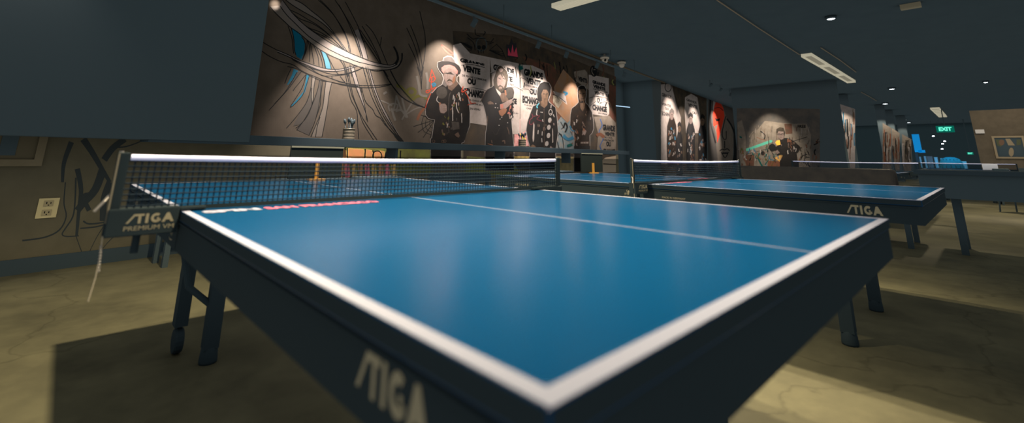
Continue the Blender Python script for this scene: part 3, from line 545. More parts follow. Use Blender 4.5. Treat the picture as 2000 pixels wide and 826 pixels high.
# free-standing partition carrying the next mural, and its painting
PX = 17.0
def onpart(x, y, o): return hit(x, y, (PX-o, 0, 0), (1, 0, 0))
yl = hit(1440, 300, (PX, 0, 0), (1, 0, 0)).y; yr = hit(1652, 300, (PX, 0, 0), (1, 0, 0)).y
st('wall_partition', MB().box((PX, yr, 0), (PX+.3, yl, CZ)), mat('dim_partition', (.026, .036, .040), .85, .05))
A = Art(onpart, .0010); q = tile(1430, 220, 6.883)
A.poly(q([(62,-60),(700,-60),(1180,-50),(1180,830),(62,830)]), mat('unlit_collage', (.040,.034,.028), .85, .05, noise=(.022,.022,.021), nscale=3)); A.poly(q([(440,110),(600,130),(830,150),(1000,150),(1060,300),(1040,760),(200,770),(190,640),(260,300),(330,240)]), PAP2)  # dark ground stands for the unlit mural, paler shapes for its lit parts
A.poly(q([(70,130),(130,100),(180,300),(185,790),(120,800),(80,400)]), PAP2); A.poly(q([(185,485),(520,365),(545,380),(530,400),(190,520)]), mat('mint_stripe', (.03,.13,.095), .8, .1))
for pts, wd, m_ in (([(190,560),(500,480)],1,LN),([(820,385),(1010,325)],1.2,LN),([(370,540),(350,600),(380,680),(420,740)],3,TG),([(430,600),(470,570),(495,620),(440,700)],1.8,TG),([(510,570),(505,620),(560,640)],1.2,TB),([(920,640),(950,580),(1010,560)],1.6,LN),([(960,680),(980,610),(1040,600)],1.6,LN),([(230,330),(280,260),(360,230)],2,PAP2),([(380,250),(440,300),(430,360)],2,LN),([(330,330),(400,360),(460,370)],1.2,RB),([(110,540),(130,480),(150,560)],2,TY),([(100,320),(130,340)],3,TG)): A.line(q(pts), wd, m_)
A.poly(q([(480,650),(640,650),(640,760),(470,760)]), TO); A.poly(q([(570,610),(660,560),(680,580),(640,660)]), ORANGE); A.poly(q([(700,150),(800,150),(810,280),(720,290)]), RUS); A.poly(q([(180,570),(300,560),(290,760),(190,780)]), RUS); A.poly(q(ell(412,545,26,30)), LN)
vs, fs = text01('FREE', .04); A.off += .001; A.mb.add([onpart(*q([(880+x*110, 205-y*42)])[0], A.off) for x, y in vs], fs, A.mi(INK))
for k in range(46): u = random.uniform(80, 640); v = random.uniform(420, 740); A.line(q([(u, v), (u+random.uniform(-25, 25), v+random.uniform(5, 50)), (u+random.uniform(-30, 30), v+random.uniform(20, 80))]), random.uniform(.6, 2.2), random.choice([TO, TG, PAP, RUS, TB, LN, RB, TY, PAP]), 2)
for k in range(20): u = random.uniform(900, 1160); v = random.uniform(350, 740); A.line(q([(u, v), (u+random.uniform(-30, 30), v+random.uniform(5, 50)), (u+random.uniform(-30, 30), v+random.uniform(20, 80))]), random.uniform(.6, 2.2), random.choice([TO, RUS, GRU, LN, LN]), 2)
for k in range(80): u = random.uniform(230, 1040); v = random.uniform(160, 620); A.line(q([(u, v), (u+random.uniform(-8, 8), v+random.uniform(30, 110))]), random.uniform(.25, .9), random.choice([PAP, GRU, RUS, PAP2, PAP, LN]), 0)
tag(A.build('partition_mural'), 'streaky graffiti mural with mint stripe on the far partition', 'mural')
B = Art(onpart, .014)
B.poly(q([(640,360),(700,340),(740,340),(830,380),(915,460),(880,530),(860,540),(895,760),(895,900),(640,900),(640,700),(680,560),(600,570),(570,500),(585,460),(630,440)]), JK); B.poly(q([(640,640),(890,640),(895,900),(640,900)]), JK2)
B.poly(q([(605,260),(640,235),(690,250),(700,290),(690,350),(660,365),(620,340)]), SK); B.poly(q([(590,265),(595,220),(640,195),(690,205),(710,260),(700,300),(690,255),(620,250),(605,290)]), HRD)
B.line(q([(612,288),(650,292),(695,286)]), .8, HRK, 0); B.line(q(ell(632,292,16,12)), .6, HRK, 0, closed=True); B.line(q(ell(676,290,16,12)), .6, HRK, 0, closed=True); B.line(q([(645,335),(672,335)]), .8, SKS, 0); B.line(q([(655,295),(652,320)]), .5, SKS, 0)
B.poly(q([(580,400),(600,375),(640,370),(650,430),(600,440)]), mat('amber_print', (.32,.16,.02), .8, .1)); B.poly(q(ell(540,465,45,48)), LN); B.poly(q([(575,520),(610,500),(640,540),(600,560)]), SK); B.poly(q([(650,420),(670,430),(665,450)]), SK)
rng_badges(B, (1539, 276, 1560, 297), 14, [PW, SK, SKS, TO], 71, .7, 2.2); B.poly(q([(740,350),(790,370),(800,390),(740,400)]), TO)
tag(B.build('pasted_figure'), 'pasted paper figure in glasses holding a round black paddle on partition', 'poster figure', 'life-size paper figures pasted on the wall')

# distant painted piers along the wall
def pier(u0, u1, vt, x, label, ms):
    y1 = hit(u0, 300, (x, 0, 0), (1, 0, 0)).y; y0 = hit(u1, 300, (x, 0, 0), (1, 0, 0)).y
    e = empty('painted_pier', (x+.2, (y0+y1)/2, 0), label, 'pier', 'narrow mural piers far down the room')
    M = Matrix.Translation((-x-.2, -(y0+y1)/2, 0))
    MB().box((x, y0, 0), (x+.4, y1, CZ-.02), 0, M).build('core', MATS['dim_partition'], e)
    A = Art(lambda a_, b_, o: M @ hit(a_, b_, (x-o, 0, 0), (1, 0, 0)), .001)
    A.poly([(u0, vt), (u1, vt+10), (u1, 345), (u0, 345)], ms[0]); r = random.Random(u0)
    for k in range(34):
        a_ = r.uniform(u0+1, u1-1); v = r.uniform(vt+10, 300); A.line([(a_, v), (a_+r.uniform(-1, 1), v+12), (a_+r.uniform(-1, 1), v+25)], r.uniform(.8, 2.6), r.choice(ms+[LN]), 2)
    A.build('painting', e)
pier(1640, 1670, 203, 21., 'bright narrow pier with rust and blue streaks right of the partition', [PAP, RUS, TO, TB, PAP2])
pier(1724, 1741, 240, 26., 'leftmost of the three distant striped piers', [PAP2, TO, PAP])
pier(1742, 1757, 250, 29., 'middle of the three distant striped piers', [PAP2, RUS, TO])
pier(1762, 1780, 262, 33., 'rightmost and palest of the three distant piers', [PAP2, PAP, GRU])

# ------------------------------------------------------------------ things on and under the ledge
def can(u, label, n):
    s, z = wsz(u, 272, .16); p = wp(s, 1.09, .16)
    e = empty('metal_can', p, label, 'can', 'cans on the black shelf')
    mb = MB(); prof = [(.070,0),(.073,.004),(.073,.02),(.071,.024),(.071,.045),(.073,.05),(.071,.055),(.071,.085),(.073,.09),(.071,.095),(.071,.125),(.074,.13),(.074,.137),(.066,.137),(.066,.03)]
    mb.lathe(prof).build('can_body', mat('dull_tin', (.085,.075,.055), .45, .4, metal=.3), e, True)
    r = random.Random(n)
    for k in range(7):
        a_ = r.uniform(0, 2*PI); q0 = Vector((math.cos(a_)*.02, math.sin(a_)*.02, .03)); q1 = Vector((math.cos(a_)*.055, math.sin(a_)*.055, r.uniform(.17, .22)))
        m2 = MB(); m2.tube([q0, q1], .005, 6); t_ = (q1-q0).normalized()
        m2.tube([q1, q1+t_*.012, q1+t_*.045, q1+t_*.062], [.007, .016, .015, .004], 7); m2.build('brush', BLKM, e, True)
can(680, 'dented tin can of black brushes on shelf below the strand mural', 1)
can(1020, 'tin can of black brushes on shelf between second and third figures', 2)
def bench(s0, s1, label):
    e = empty('bench', wp((s0+s1)/2, 0, .42), label, 'bench', 'black benches under the shelf'); e.rotation_euler = (0, 0, math.atan(WB)); h = (s1-s0)/2
    MB().box((-h, -.16, .55), (h, .16, .66)).build('seat', SBLK, e, bevel=.015)
    for sx in (-1, 1):
        for sy in (-1, 1): MB().box((sx*(h-.05)-.02, sy*.12-.02, 0), (sx*(h-.05)+.02, sy*.12+.02, .55)).build('leg', BLKM, e)
for (s0, s1), lab in zip(((.36,.74),(.97,2.05),(2.26,2.85),(3.5,4.5),(5.6,7.0)), ('short black bench under the shelf nearest the net post','black bench behind the scoreboard of the nearest table','short black bench under the orange bubble letters','black bench under the hatted figure','long black bench under the third pasted figure')): bench(s0, s1, lab)
# wall plate and framed panel low on the left
e = empty('wall_outlet', wp(wsz(93, 405)[0], .47, 0), 'cream electrical outlet plate low on the wall at left', 'outlet'); e.rotation_euler = (0, 0, math.atan(WB))
PLT = mat('cream_plastic', (0.255, 0.2175, 0.1125), .4, .3)
MB().box((-.06, -.008, -.075), (.06, -.0005, .075)).build('cover_plate', PLT, e, bevel=.002)
for dz in (-.035, .035):
    m2 = MB(); m2.box((-.028, -.011, dz-.022), (.028, -.008, dz+.022), 0)
    for x, h in ((-.012, .012), (.012, .009)): m2.box((x-.003, -.0115, dz-h*.3), (x+.003, -.0108, dz+h), 1)
    m2.box((-.004, -.0115, dz-.016), (.004, -.0108, dz-.009), 1); m2.build('socket', [mat('beige_socket', (.16,.135,.075), .5, .2), INK], e)
s0, z0 = wsz(80, 324); e = empty('wall_hatch', wp(s0-.35, z0, 0), 'dull tan framed wall panel partly hidden by the black boxed-out panel', 'panel'); e.rotation_euler = (0, 0, math.atan(WB))
m2 = MB(); m2.box((-.4,-.03,0),(.35,-.0005,.05)).box((.30,-.03,.05),(.35,-.0005,.5)).box((-.4,-.03,.05),(-.35,-.0005,.5)).build('frame', OLIVE, e)
MB().box((-.35,-.015,.05),(.30,-.0005,.5)).build('panel_face', mat('dim_olive', (.055,.048,.03), .8, .1), e); MB().box((.10,-.02,.08),(.19,-.015,.5)).build('slot', BLK, e)

# ------------------------------------------------------------------ lettering for the tables
def stiga(fn, art, L, H):
    """the maker's slanted wordmark, drawn as shapes; fn(x,y) in metres"""
    P = []
    P.append([(0,.05),(.22,.05),(.70,.78),(1.52,.78),(1.52,1),(.62,1)]); P.append([(1.02,0),(1.27,0),(1.27,.80),(1.02,.80)]); P.append([(1.66,0),(1.92,0),(1.92,1),(1.66,1)])
    P.append([(3.13,0),(3.51,.98),(3.75,1),(4.25,0),(3.95,0),(3.84,.22),(3.47,.22),(3.41,0)])
    k = L/4.4
    for p in P: art.put(poly2([(x*k, y*H) for x, y in p]), LOGO, False)
    arc = [(2.60+.48*math.cos(t), .5+.50*math.sin(t)) for t in [math.radians(50+i*19) for i in range(15)]]
    art.put(ribbon2([(x*k, y*H) for x, y in arc], .0), LOGO, False) if False else None
    o_ = [(x, y) for x, y in arc]; i_ = [(2.60+(x-2.60)*.48, .5+(y-.5)*.46) for x, y in arc]; n = len(arc)
    art.put(([(x*k, y*H) for x, y in o_+i_], [(i, i+1, n+i+1, n+i) for i in range(n-1)]), LOGO, False)
    art.put(poly2([(x*k, y*H) for x, y in [(2.65,.38),(3.02,.38),(3.02,.14),(2.86,.14),(2.86,.54),(2.65,.54)]]), LOGO, False)
def flat_text(art, stx, x, y, L, H, m, bold=.02):
    vs, fs = text01(stx, bold); art.put(([(x+a_*L, y+b_*H) for a_, b_ in vs], fs), m)

# ------------------------------------------------------------------ table tennis table
TL, TW_, TH = 2.74, 1.525, .76
def make_table(loc, label, rz=0, far_logo=True):
    R = empty('table_tennis_table', loc, label, 'table', 'blue table tennis tables', rz)
    for half in (0, 1):
        y0, y1 = (0, 1.368) if half == 0 else (1.372, TL)
        m2 = MB(); m2.box((0, y0, TH-.025), (TW_, y1, TH), 1)
        T = m2.build('tabletop', [BLUE, TBLK], R, bevel=.002)
        for p in T.data.polygons:
            if p.normal.z > .9 and p.center.z > TH-.003: p.material_index = 0
        ye = y0 if half == 0 else y1-.02; z = TH+.0006
        m3 = MB()
        for a_, b_ in (((0.001, y0), (.02, y1)), ((TW_-.02, y0), (TW_-.001, y1)), ((.02, ye), (TW_-.02, ye+.02)), ((TW_/2-.0022, y0 if half else y0+.02), (TW_/2+.0022, y1-.02 if half else y1))):
            m3.box((a_[0], a_[1], z-.0006), (b_[0], b_[1], z))
        # rounded white lip that runs down the outer edge
        m3.build('white_lines', WHITE, T)
        f = MB(); f.box((.004, y0+.004, .655), (.03, y1-.002, TH-.026)); f.box((TW_-.03, y0+.004, .655), (TW_-.004, y1-.002, TH-.026))
        ya = (y0+.004, y0+.03) if half == 0 else (y1-.03, y1-.004); f.box((.03, ya[0], .655), (TW_-.03, ya[1], TH-.026))
        yb = (y1-.05, y1-.02) if half == 0 else (y0+.02, y0+.05); f.box((.03, yb[0], .665), (TW_-.03, yb[1], TH-.026)); f.box((.0, y0+.02, TH-.034), (.006, y1-.02, TH-.030))
        f.build('apron_frame', TBLK, R)
        yl_ = .41 if half == 0 else TL-.41
        for x in (.36, TW_-.36):
            g = MB(); g.box((x-.03, yl_-.03, .06), (x+.03, yl_+.03, .66)); g.tube([(x, yl_, .66), (x, yl_+(.28 if half == 0 else -.28), .66)], .018, 8)
            L_ = g.build('leg', TBLK, R); fm = MB(); fm.lathe([(.036,0),(.038,.01),(.034,.06),(.026,.075)], (x, yl_, 0), 14); fm.build('foot', TBLK, L_, True)
        MB().box((.36, yl_-.015, .50), (TW_-.36, yl_+.015, .55)).build('cross_bar', TBLK, R)
        if half:
            for x in (.27, TW_-.27):
                g = MB(); g.box((x-.026, 2.50, .12), (x+.026, 2.57, .66)); L_ = g.build('leg', TBLK, R)
                M = Matrix.Translation((x, 2.535, .055)) @ Matrix.Rotation(PI/2, 4, 'Y'); wv = MB(); wv.lathe([(.02,-.02),(.05,-.018),(.055,-.01),(.055,.01),(.05,.018),(.02,.02)], (0,0,0), 18, 0, M); wv.build('wheel', TBLK, L_)
                MB().tube([(x-.045, 2.54, .50), (x-.02, 2.38, .32), (.36 if x < .7 else TW_-.36, 2.33, .22)], .014, 8).build('brace', TBLK, R)
    # print on the left apron and on the playing surface
    side = lambda x, y, o: Vector((.004-o, -x, .66+y))
    A = Art(lambda x, y, o: side(x-.275, y+.022, o), .0006, .0001); stiga(None, A, .14, .040); A.build('maker_logo', R)
    A = Art(side, .0006, .0001); flat_text(A, 'MADE IN GERMANY', -1.21, .022, .15, .011, LOGO, .0); A.build('origin_print', R)
    A = Art(lambda x, y, o: side(x-1.48, y+.012, o), .0006, .0001)
    flat_text(A, 'ITTF', .006, .012, .034, .013, LOGO, .03); A.put(poly2(ell(.036,.034,.006,.008)), LOGO); A.put(ribbon2(smooth([(.026,.046),(.022,.038),(.028,.028)]), .003), LOGO); A.put(ribbon2(smooth([(0,.004),(.02,0),(.05,.003)]), .0025), LOGO); A.build('federation_emblem', R)
    A = Art(lambda x, y, o: side(x-2.12, y+.014, o), .0006, .0001); stiga(None, A, .075, .022); A.build('maker_logo', R)
    A = Art(side, .0006, .0001); flat_text(A, 'OPTIMUM 30', -2.50, .030, .155, .018, LOGO, .0); A.build('model_print', R)
    for fl in (0, 1):
        if fl == 0: fn = lambda x, y, o: Vector((x, y, TH+.0012+o))
        else: fn = lambda x, y, o: Vector((TW_-x, TL-y, TH+.0012+o))
        A = Art(fn, 0, .0001); flat_text(A, 'SPIN', .04, 1.255, .145, .062, WHITE, .06); flat_text(A, 'SAN FRANCISCO', .20, 1.255, .37, .062, PINK, .05); A.build('surface_lettering', R)
    return R
T1 = make_table((0, 0, 0), 'nearest blue table tennis table, its white corner filling the foreground')
T2 = dup(T1, (2.49, 0, 0), 'second blue table tennis table, parallel beyond the nearest one')
T3 = dup(T1, (0, 0, 0), 'third table tennis table, turned end-on behind the brown sofa', PI/2); T3.location = (11.3, .70, 0)
T3.rotation_euler = (0, 0, PI/2)
for o_ in [c for c in T1.children if c.name.startswith('origin_print')]: bpy.data.objects.remove(o_)
T4 = dup(T1, (18.4, -.55, 0), 'farthest table tennis table, in the dark below the exit sign', PI/2)

def make_net(loc, label, rz=0, cord=True):
    R = empty('table_tennis_net', loc, label, 'net', 'table tennis nets', rz)
    x0, x1, zb, zt, yn = -.135, TW_+.135, TH+.004, TH+.1525, 1.37
    sag = lambda x: .008*(1-((x-TW_/2)/(.92))**2)
    n = MB(); r = .0019; step = .0152
    k = int((x1-x0)/step)
    for i in range(k+1):
        x = x0+(x1-x0)*i/k; n.add([(x-r,yn,zb),(x+r,yn,zb),(x,yn+r,zb),(x-r,yn,zt-sag(x)),(x+r,yn,zt-sag(x)),(x,yn+r,zt-sag(x))], [(0,1,4,3),(1,2,5,4),(2,0,3,5)])
    for j in range(1, 10):
        f = j/10; pts = [x0+(x1-x0)*i/14 for i in range(15)]; vs = []
        for x in pts: z = zb+(zt-sag(x)-zb)*f; vs += [(x,yn-r,z),(x,yn,z+r),(x,yn+r,z-r)]
        n.add(vs, [(3*i+a_, 3*i+(a_+1) % 3, 3*i+3+(a_+1) % 3, 3*i+3+a_) for i in range(14) for a_ in range(3)])
    n.build('mesh', NETM, R)
    MB().box((x0, yn-.0015, TH+.002), (x1, yn+.0015, TH+.014)).build('bottom_hem', TBLK, R)
    t_ = MB(); N = 24
    prof = [(-.003,-.014),(-.0045,-.006),(-.003,0),(0,.0015),(.003,0),(.0045,-.006),(.003,-.014)]
    vs = []
    for i in range(N+1):
        x = x0+.004+(x1-x0-.008)*i/N
        for dy, dz in prof: vs.append((x, yn+dy, zt-sag(x)+dz))
    m_ = len(prof); t_.add(vs, [(i*m_+j, i*m_+(j+1) % m_, (i+1)*m_+(j+1) % m_, (i+1)*m_+j) for i in range(N) for j in range(m_)]+[tuple(range(m_)), tuple(N*m_+j for j in range(m_))]); t_.build('tape', TAPE, R, True)
    for sg, xp in ((-1, x0-.012), (1, x1+.012)):
        p = MB(); p.box((xp-.013, yn-.008, TH-.055), (xp+.013, yn+.008, zt+.006)); P_ = p.build('post', TBLK, R, bevel=.003)
        MB().tube([(xp-.006, yn, zt+.006), (xp-.006, yn, zt+.010)], .005, 8).build('post_pin', CHROME, P_)
        xa, xb = (xp-.01, .045) if sg < 0 else (TW_-.045, xp+.01)
        c = MB(); c.box((xa, yn-.022, TH-.055), (-.0035 if sg < 0 else xb, yn+.022, TH+.014)) if sg < 0 else c.box((TW_+.0035, yn-.022, TH-.055), (xb, yn+.022, TH+.014))
        c.box((-.004 if sg < 0 else TW_-.06, yn-.02, TH+.0015), (.06 if sg < 0 else TW_+.004, yn+.02, TH+.012))
        c.build('clamp', TBLK, R, bevel=.003)
        MB().tube([(xp+sg*-.06, yn, TH-.10), (xp+sg*-.06, yn, TH-.055)], .009, 10).build('clamp_screw', TBLK, R)
    A = Art(lambda x, y, o: Vector((x, yn-.022-o, y)), .0008, .0001)
    A2 = Art(lambda x, y, o: Vector((x-.118, yn-.022-o, TH-.024+y)), .0008, .0001); stiga(None, A2, .108, .024); A2.build('maker_logo', R)
    flat_text(A, 'PREMIUM VM', -.12, TH-.041, .108, .011, LOGO, .0); A.build('model_print', R)
    xp = x0-.020
    if cord:
        b_ = MB()
        for i in range(9): b_.lathe([(.0008,-.0030),(.0028,-.0015),(.0028,.0015),(.0008,.0030)], (xp-.002+.0006*i, yn-.012, TH-.075-i*.0072), 8)
        b_.build('tension_chain', CHROME, R); MB().tube([(xp-.003, yn-.012, TH-.05), (xp, yn-.012, TH-.1), (xp-.001, yn-.014, TH-.15), (xp-.006, yn-.018, TH-.2)], .0014, 6).build('tension_cord', mat('cream_cord', (.24,.21,.15), .7, .1), R)
        MB().tube([(xp-.005, yn-.004, TH+.05), (xp-.014, yn-.014, TH+.035), (xp-.03, yn-.02, TH+.012)], .0035, 6).build('lever', CHROME, R)
    MB().box((xp-.004, yn-.012, TH-.02), (xp, yn-.009, zt+.004)).build('tension_strap', mat('tan_strap', (.13,.115,.08), .7, .1), R)
    return R
N1 = make_net((0, 0, 0), 'dark net with white tape across the nearest table')
N2 = dup(N1, (2.49, -.05, 0), 'dark net with white tape across the second table')
N3 = dup(N1, T3.location, 'white-taped net across the third table behind the brown sofa', PI/2)
N4 = dup(N1, T4.location, 'faint white-taped net across the farthest table', PI/2)

# flip scoreboards standing on the far ends of the tables
def scoreboard(loc, label, rz=0):
    R = empty('scoreboard', loc, label, 'scoreboard', 'flip scoreboards on the tables', rz)
    MB().box((-.165, .010, .012), (.165, .030, .205)).build('board', mat('black_board', (.007, .010, .011), .8, .03), R, bevel=.003); MB().box((-.165, .004, .196), (.165, .012, .206)).build('top_rail', GREY, R)
    MB().box((-.050, -.030, 0), (.050, .030, .010)).build('foot', ORANGE, R); MB().box((-.009, -.008, .010), (.009, .010, .105)).build('upright', ORANGE, R)
    return R
SB = scoreboard((.895, 2.655, TH), 'black upright flip board on an orange foot, far end of nearest table')
dup(SB, (2.49+1.33, 2.655, TH), 'black upright flip board on an orange foot, far end of second table', -.1)

# ------------------------------------------------------------------ sofa and furniture past the second table
e = empty('sofa', (6.9, 1.36, 0), 'long dark brown leather sofa seen from behind past the second table', 'sofa')
def cushion(x0, x1, y0, y1, z0, z1, bev): 
    return MB().box((x0, y0, z0), (x1, y1, z1))
cushion(-.32, -.12, -.84, .84, .30, .84, 0).build('backrest', LEATHER, e, True, .05); cushion(-.15, .42, -.80, .80, .28, .46, 0).build('seat', LEATHER, e, True, .05)
for sy in (-1, 1): cushion(-.30, .42, sy*.86-.08, sy*.86+.08, .28, .64, 0).build('armrest', LEATHER, e, True, .05)
for x in (-.25, .34):
    for sy in (-1, 1): MB().box((x-.025, sy*.86-.025, 0), (x+.025, sy*.86+.025, .30)).build('leg', BLKM, e)
def side_table(loc, label, h=.6, sz=.42):
    e = empty('side_table', loc, label, 'table', 'dark side tables at right')
    MB().box((-sz/2, -sz/2, h-.04), (sz/2, sz/2, h)).build('table_top', mat('lit_edge_wood', (.06,.045,.022), .5, .3), e, bevel=.004)  # paler brown puts the lit edge into the top's colour
    for sx in (-1, 1):
        for sy in (-1, 1): MB().box((sx*sz*.44-.016, sy*sz*.44-.016, 0), (sx*sz*.44+.016, sy*sz*.44+.016, h-.04)).build('leg', BLKM, e)
def chair(loc, rz, label):
    e = empty('chair', loc, label, 'chair', 'dark chairs at right', rz)
    MB().box((-.2, -.2, .42), (.2, .2, .46)).build('seat', BLK, e, bevel=.01); MB().box((-.19, .17, .5), (.19, .2, .82)).build('backrest', BLK, e, bevel=.01)
    for sx in (-1, 1):
        for sy in (-1, 1): MB().tube([(sx*.17, sy*.17, .42 if sy < 0 else .5), (sx*.2, sy*.21, 0)], .014, 6).build('leg', BLKM, e)
def trestle(loc, label):
    e = empty('trestle_table', loc, label, 'table')
    MB().box((-.45, -.55, .80), (.45, .55, .84)).build('table_top', SBLK, e, bevel=.004); MB().box((-.42, -.52, .56), (.42, .52, .80)).build('apron', BLK, e)
    for x in (-.25, .25):
        for y in (.28, -.45): MB().box((x-.028, y-.028, 0), (x+.028, y+.028, .56)).build('leg', BLKM, e)
trestle((6.9, -.20, 0), 'black deep-sided table to the right of the leather sofa')
side_table((15.6, -.50, 0), 'small dark square table with lit front edge at the far right')
chair((16.6, -.95, 0), .3, 'dark chair beside the small square table at far right')
chair((13.2, -.52, 0), -.6, 'dark slim-legged chair in front of the farthest table at right')
e = MB().box((-.11, -.13, 0), (.11, .13, .145)).build('paper_box', mat('white_card', (.8,.76,.72), .6, .2), bevel=.006); e.location = (16.25, -.235, TH+.002); tag(e, 'small white box standing on the farthest table', 'box')

# right-hand end wall with the framed painting
RXW = 20.6
onr = lambda x, y, o=0: hit(x, y, (RXW-o, 0, 0), (1, 0, 0))
yw = onr(1909, 290).y
st('wall_end_right', MB().box((RXW, -5.6, 0), (RXW+.25, yw, 2.55)), mat('olive_end_wall', (.075,.06,.04), .85, .1, noise=(.055,.045,.03), nscale=4))
pa, pb = onr(1936, 266), onr(2010, 310); cy, cz = (pa.y+pb.y)/2, (pa.z+pb.z)/2; hw, hh = (pa.y-pb.y)/2, (pa.z-pb.z)/2
e = empty('framed_painting', (RXW, cy, cz-hh), 'large dark painting in a tan frame on the end wall at right', 'painting')
FRM = mat('tan_frame', (.16,.125,.075), .6, .2); f_ = MB(); t_ = .05
f_.box((-.05,-hw,0),(-.001,hw,t_)).box((-.05,-hw,2*hh-t_),(-.001,hw,2*hh)).box((-.05,-hw,t_),(-.001,-hw+t_,2*hh-t_)).box((-.05,hw-t_,t_),(-.001,hw,2*hh-t_)); f_.build('frame', FRM, e)
MB().box((-.02,-hw+t_,t_),(-.001,hw-t_,2*hh-t_)).build('canvas', BLK, e)
A = Art(lambda x, y, o: onr(x, y, .022+o)-Vector((RXW, cy, cz-hh)), .001)
q = tile(1840, 220, 6.881)
A.poly(q([(850,350),(910,350),(980,440),(890,440)]), FRM); A.poly(q(ell(930,530,34,60)), FRM); A.poly(q([(720,360),(800,360),(830,400),(790,460),(740,440)]), mat('green_canvas', (.05,.055,.03), .8, .1)); A.poly(q(ell(800,400,38,40)), mat('brown_canvas', (.09,.055,.035), .8, .1)); A.poly(q(ell(725,560,18,18)), mat('gold_canvas', (.12,.085,.03), .8, .1)); A.poly(q([(1000,360),(1060,360),(1060,430),(1000,440)]), MATS['green_canvas'])
A.build('picture', e)
p = onr(1912, 257); e = MB().box((-.08, -.10, -.06), (-.001, .10, .06)).build('wall_box', mat('white_box_plastic', (.22,.20,.17), .5, .2, emit=(1,.95,.85,.12)), bevel=.008); e.location = p+Vector((0, -.02, 0)); tag(e, 'small pale emergency light box at the top corner of the right end wall', 'lamp')

# exit sign
XE = 30.
def sign(u, v, x, wd, ht, txt, label):
    c = hit(u, v, (x, 0, 0), (1, 0, 0)); e = empty('exit_sign', c, label, 'sign')
    MB().box((0, -wd/2, -ht/2), (.06, wd/2, ht/2)).build('sign_face', mat('green_sign_face', (.002,.05,.035), .5, .2, emit=(0,.55,.38,.16)), e)
    MB().box((.02, -.02, ht/2), (.04, .02, max(CZ-c.z, ht/2+.02))).build('hanger', BLKM, e)
    A = Art(lambda x_, y_, o: Vector((-o, -x_, y_)), .004, .0); flat_text(A, txt, -wd*.36, -ht*.3, wd*.72, ht*.6, mat('green_sign_letters', (.1,.5,.35), .5, .2, emit=(.15,1,.72,.75)), .05); A.build('lettering', e)
sign(1846, 252, XE, .62, .30, 'EXIT', 'green lit exit sign hanging at the far end of the room'); sign(1895, 299.5, 38., .26, .14, 'EXIT', 'tiny distant green exit sign below and right of the larger one')

# blue-lit area at the far end
XF = 36.
onf = lambda u, v, o=0: hit(u, v, (XF-o, 0, 0), (1, 0, 0))
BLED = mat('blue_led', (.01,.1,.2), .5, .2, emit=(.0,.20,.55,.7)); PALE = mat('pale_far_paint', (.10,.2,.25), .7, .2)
e = empty('lit_window_frame', onf(1787, 300), 'glowing blue L-shaped window edge at the far end', 'window frame'); o0 = e.location
m2 = MB()
for (u0, v0, u1, v1) in ((1787,262,1794,297),(1794,293,1806,298)):
    a_, b_ = onf(u0, v1)-o0, onf(u1, v0)-o0; m2.box((0, b_.y, a_.z), (.15, a_.y, b_.z))
m2.build('lit_edge', BLED, e); a_ = onf(1787, 300)-o0; MB().box((.02, a_.y-.12, -o0.z), (.13, a_.y, a_.z+.05)).build('jamb', BLKM, e)
for u0, u1, v0, lab in ((1795,1798.5,306,'thin blue-lit post at the far end, nearest the glowing window edge'),(1804,1808,305,'blue-lit post left of the grey far panel'),(1824,1831,307,'widest blue-lit post right of the grey far panel'),(1836,1840,309,'dim blue-lit post left of the round chair')):
    a_, b_ = onf(u0, v0), onf(u1, v0); c = (a_+b_)/2; r = abs(a_.y-b_.y)/2
    o = MB().lathe([(r*1.1,0),(r*1.1,.05),(r,.06),(r,c.z-.04),(r*1.1,c.z-.03),(r*1.1,c.z)], (0,0,0), 14).build('post', PALE, smooth=False); o.location = (c.x, c.y, 0); tag(o, lab, 'post', 'blue-lit posts at the far end')
a_, b_ = onf(1808, 305), onf(1823, 320); o = MB().box((0, b_.y, 0), (.12, a_.y, a_.z)).build('screen_panel', mat('far_grey_panel', (.07,.08,.085), .7, .2), bevel=.01); o.location = (XF+.2, 0, 0); tag(o, 'grey upright panel between blue-lit posts at the far end', 'panel')
c = onf(1855, 306); e = empty('tub_chair', (XF-1, onf(1855, 306, 1).y, 0), 'round-backed blue-lit tub chair at the far end', 'chair'); R_ = .47
MB().lathe([(R_*.9,.12),(R_,.2),(R_*1.02,.7),(R_*.95,.95),(R_*.75,1.12),(R_*.4,1.2),(.03,1.22)], (0,0,0), 24).build('shell', mat('cyan_fabric', (.015,.09,.12), .8, .2), e, True); MB().lathe([(R_*.5,0),(R_*.5,.03),(.05,.05),(.05,.12)], (0,0,0), 16).build('base', BLKM, e)
for k in range(5):
    t_ = PI*.75+k*PI/8; MB().tube([(math.cos(t_)*R_*1.02, math.sin(t_)*R_*1.02, .25), (math.cos(t_)*R_*1.03, math.sin(t_)*R_*1.03, .7), (math.cos(t_)*R_*.78, math.sin(t_)*R_*.78, 1.11)], .012, 6).build('seam', BLKM, e)
a_, b_ = onf(1876, 315), onf(1889, 324); o = MB().box((0, b_.y, 0), (.5, a_.y, a_.z)).build('storage_cube', PALE, bevel=.02); o.location = (XF, 0, 0); tag(o, 'square blue-lit block right of the round chair at the far end', 'block')
for y, z, pw, c_ in ((2.6, 2.4, 200, (.0,.40,1)), (1.2, 2.6, 320, (.0,.55,1)), (.3, 2.4, 120, (.0,.6,1))): spot('blue_lamp_light', (XF-2.2, y, z), (XF-.6, y-.1, .7), pw, 60, .6, c_, .08)

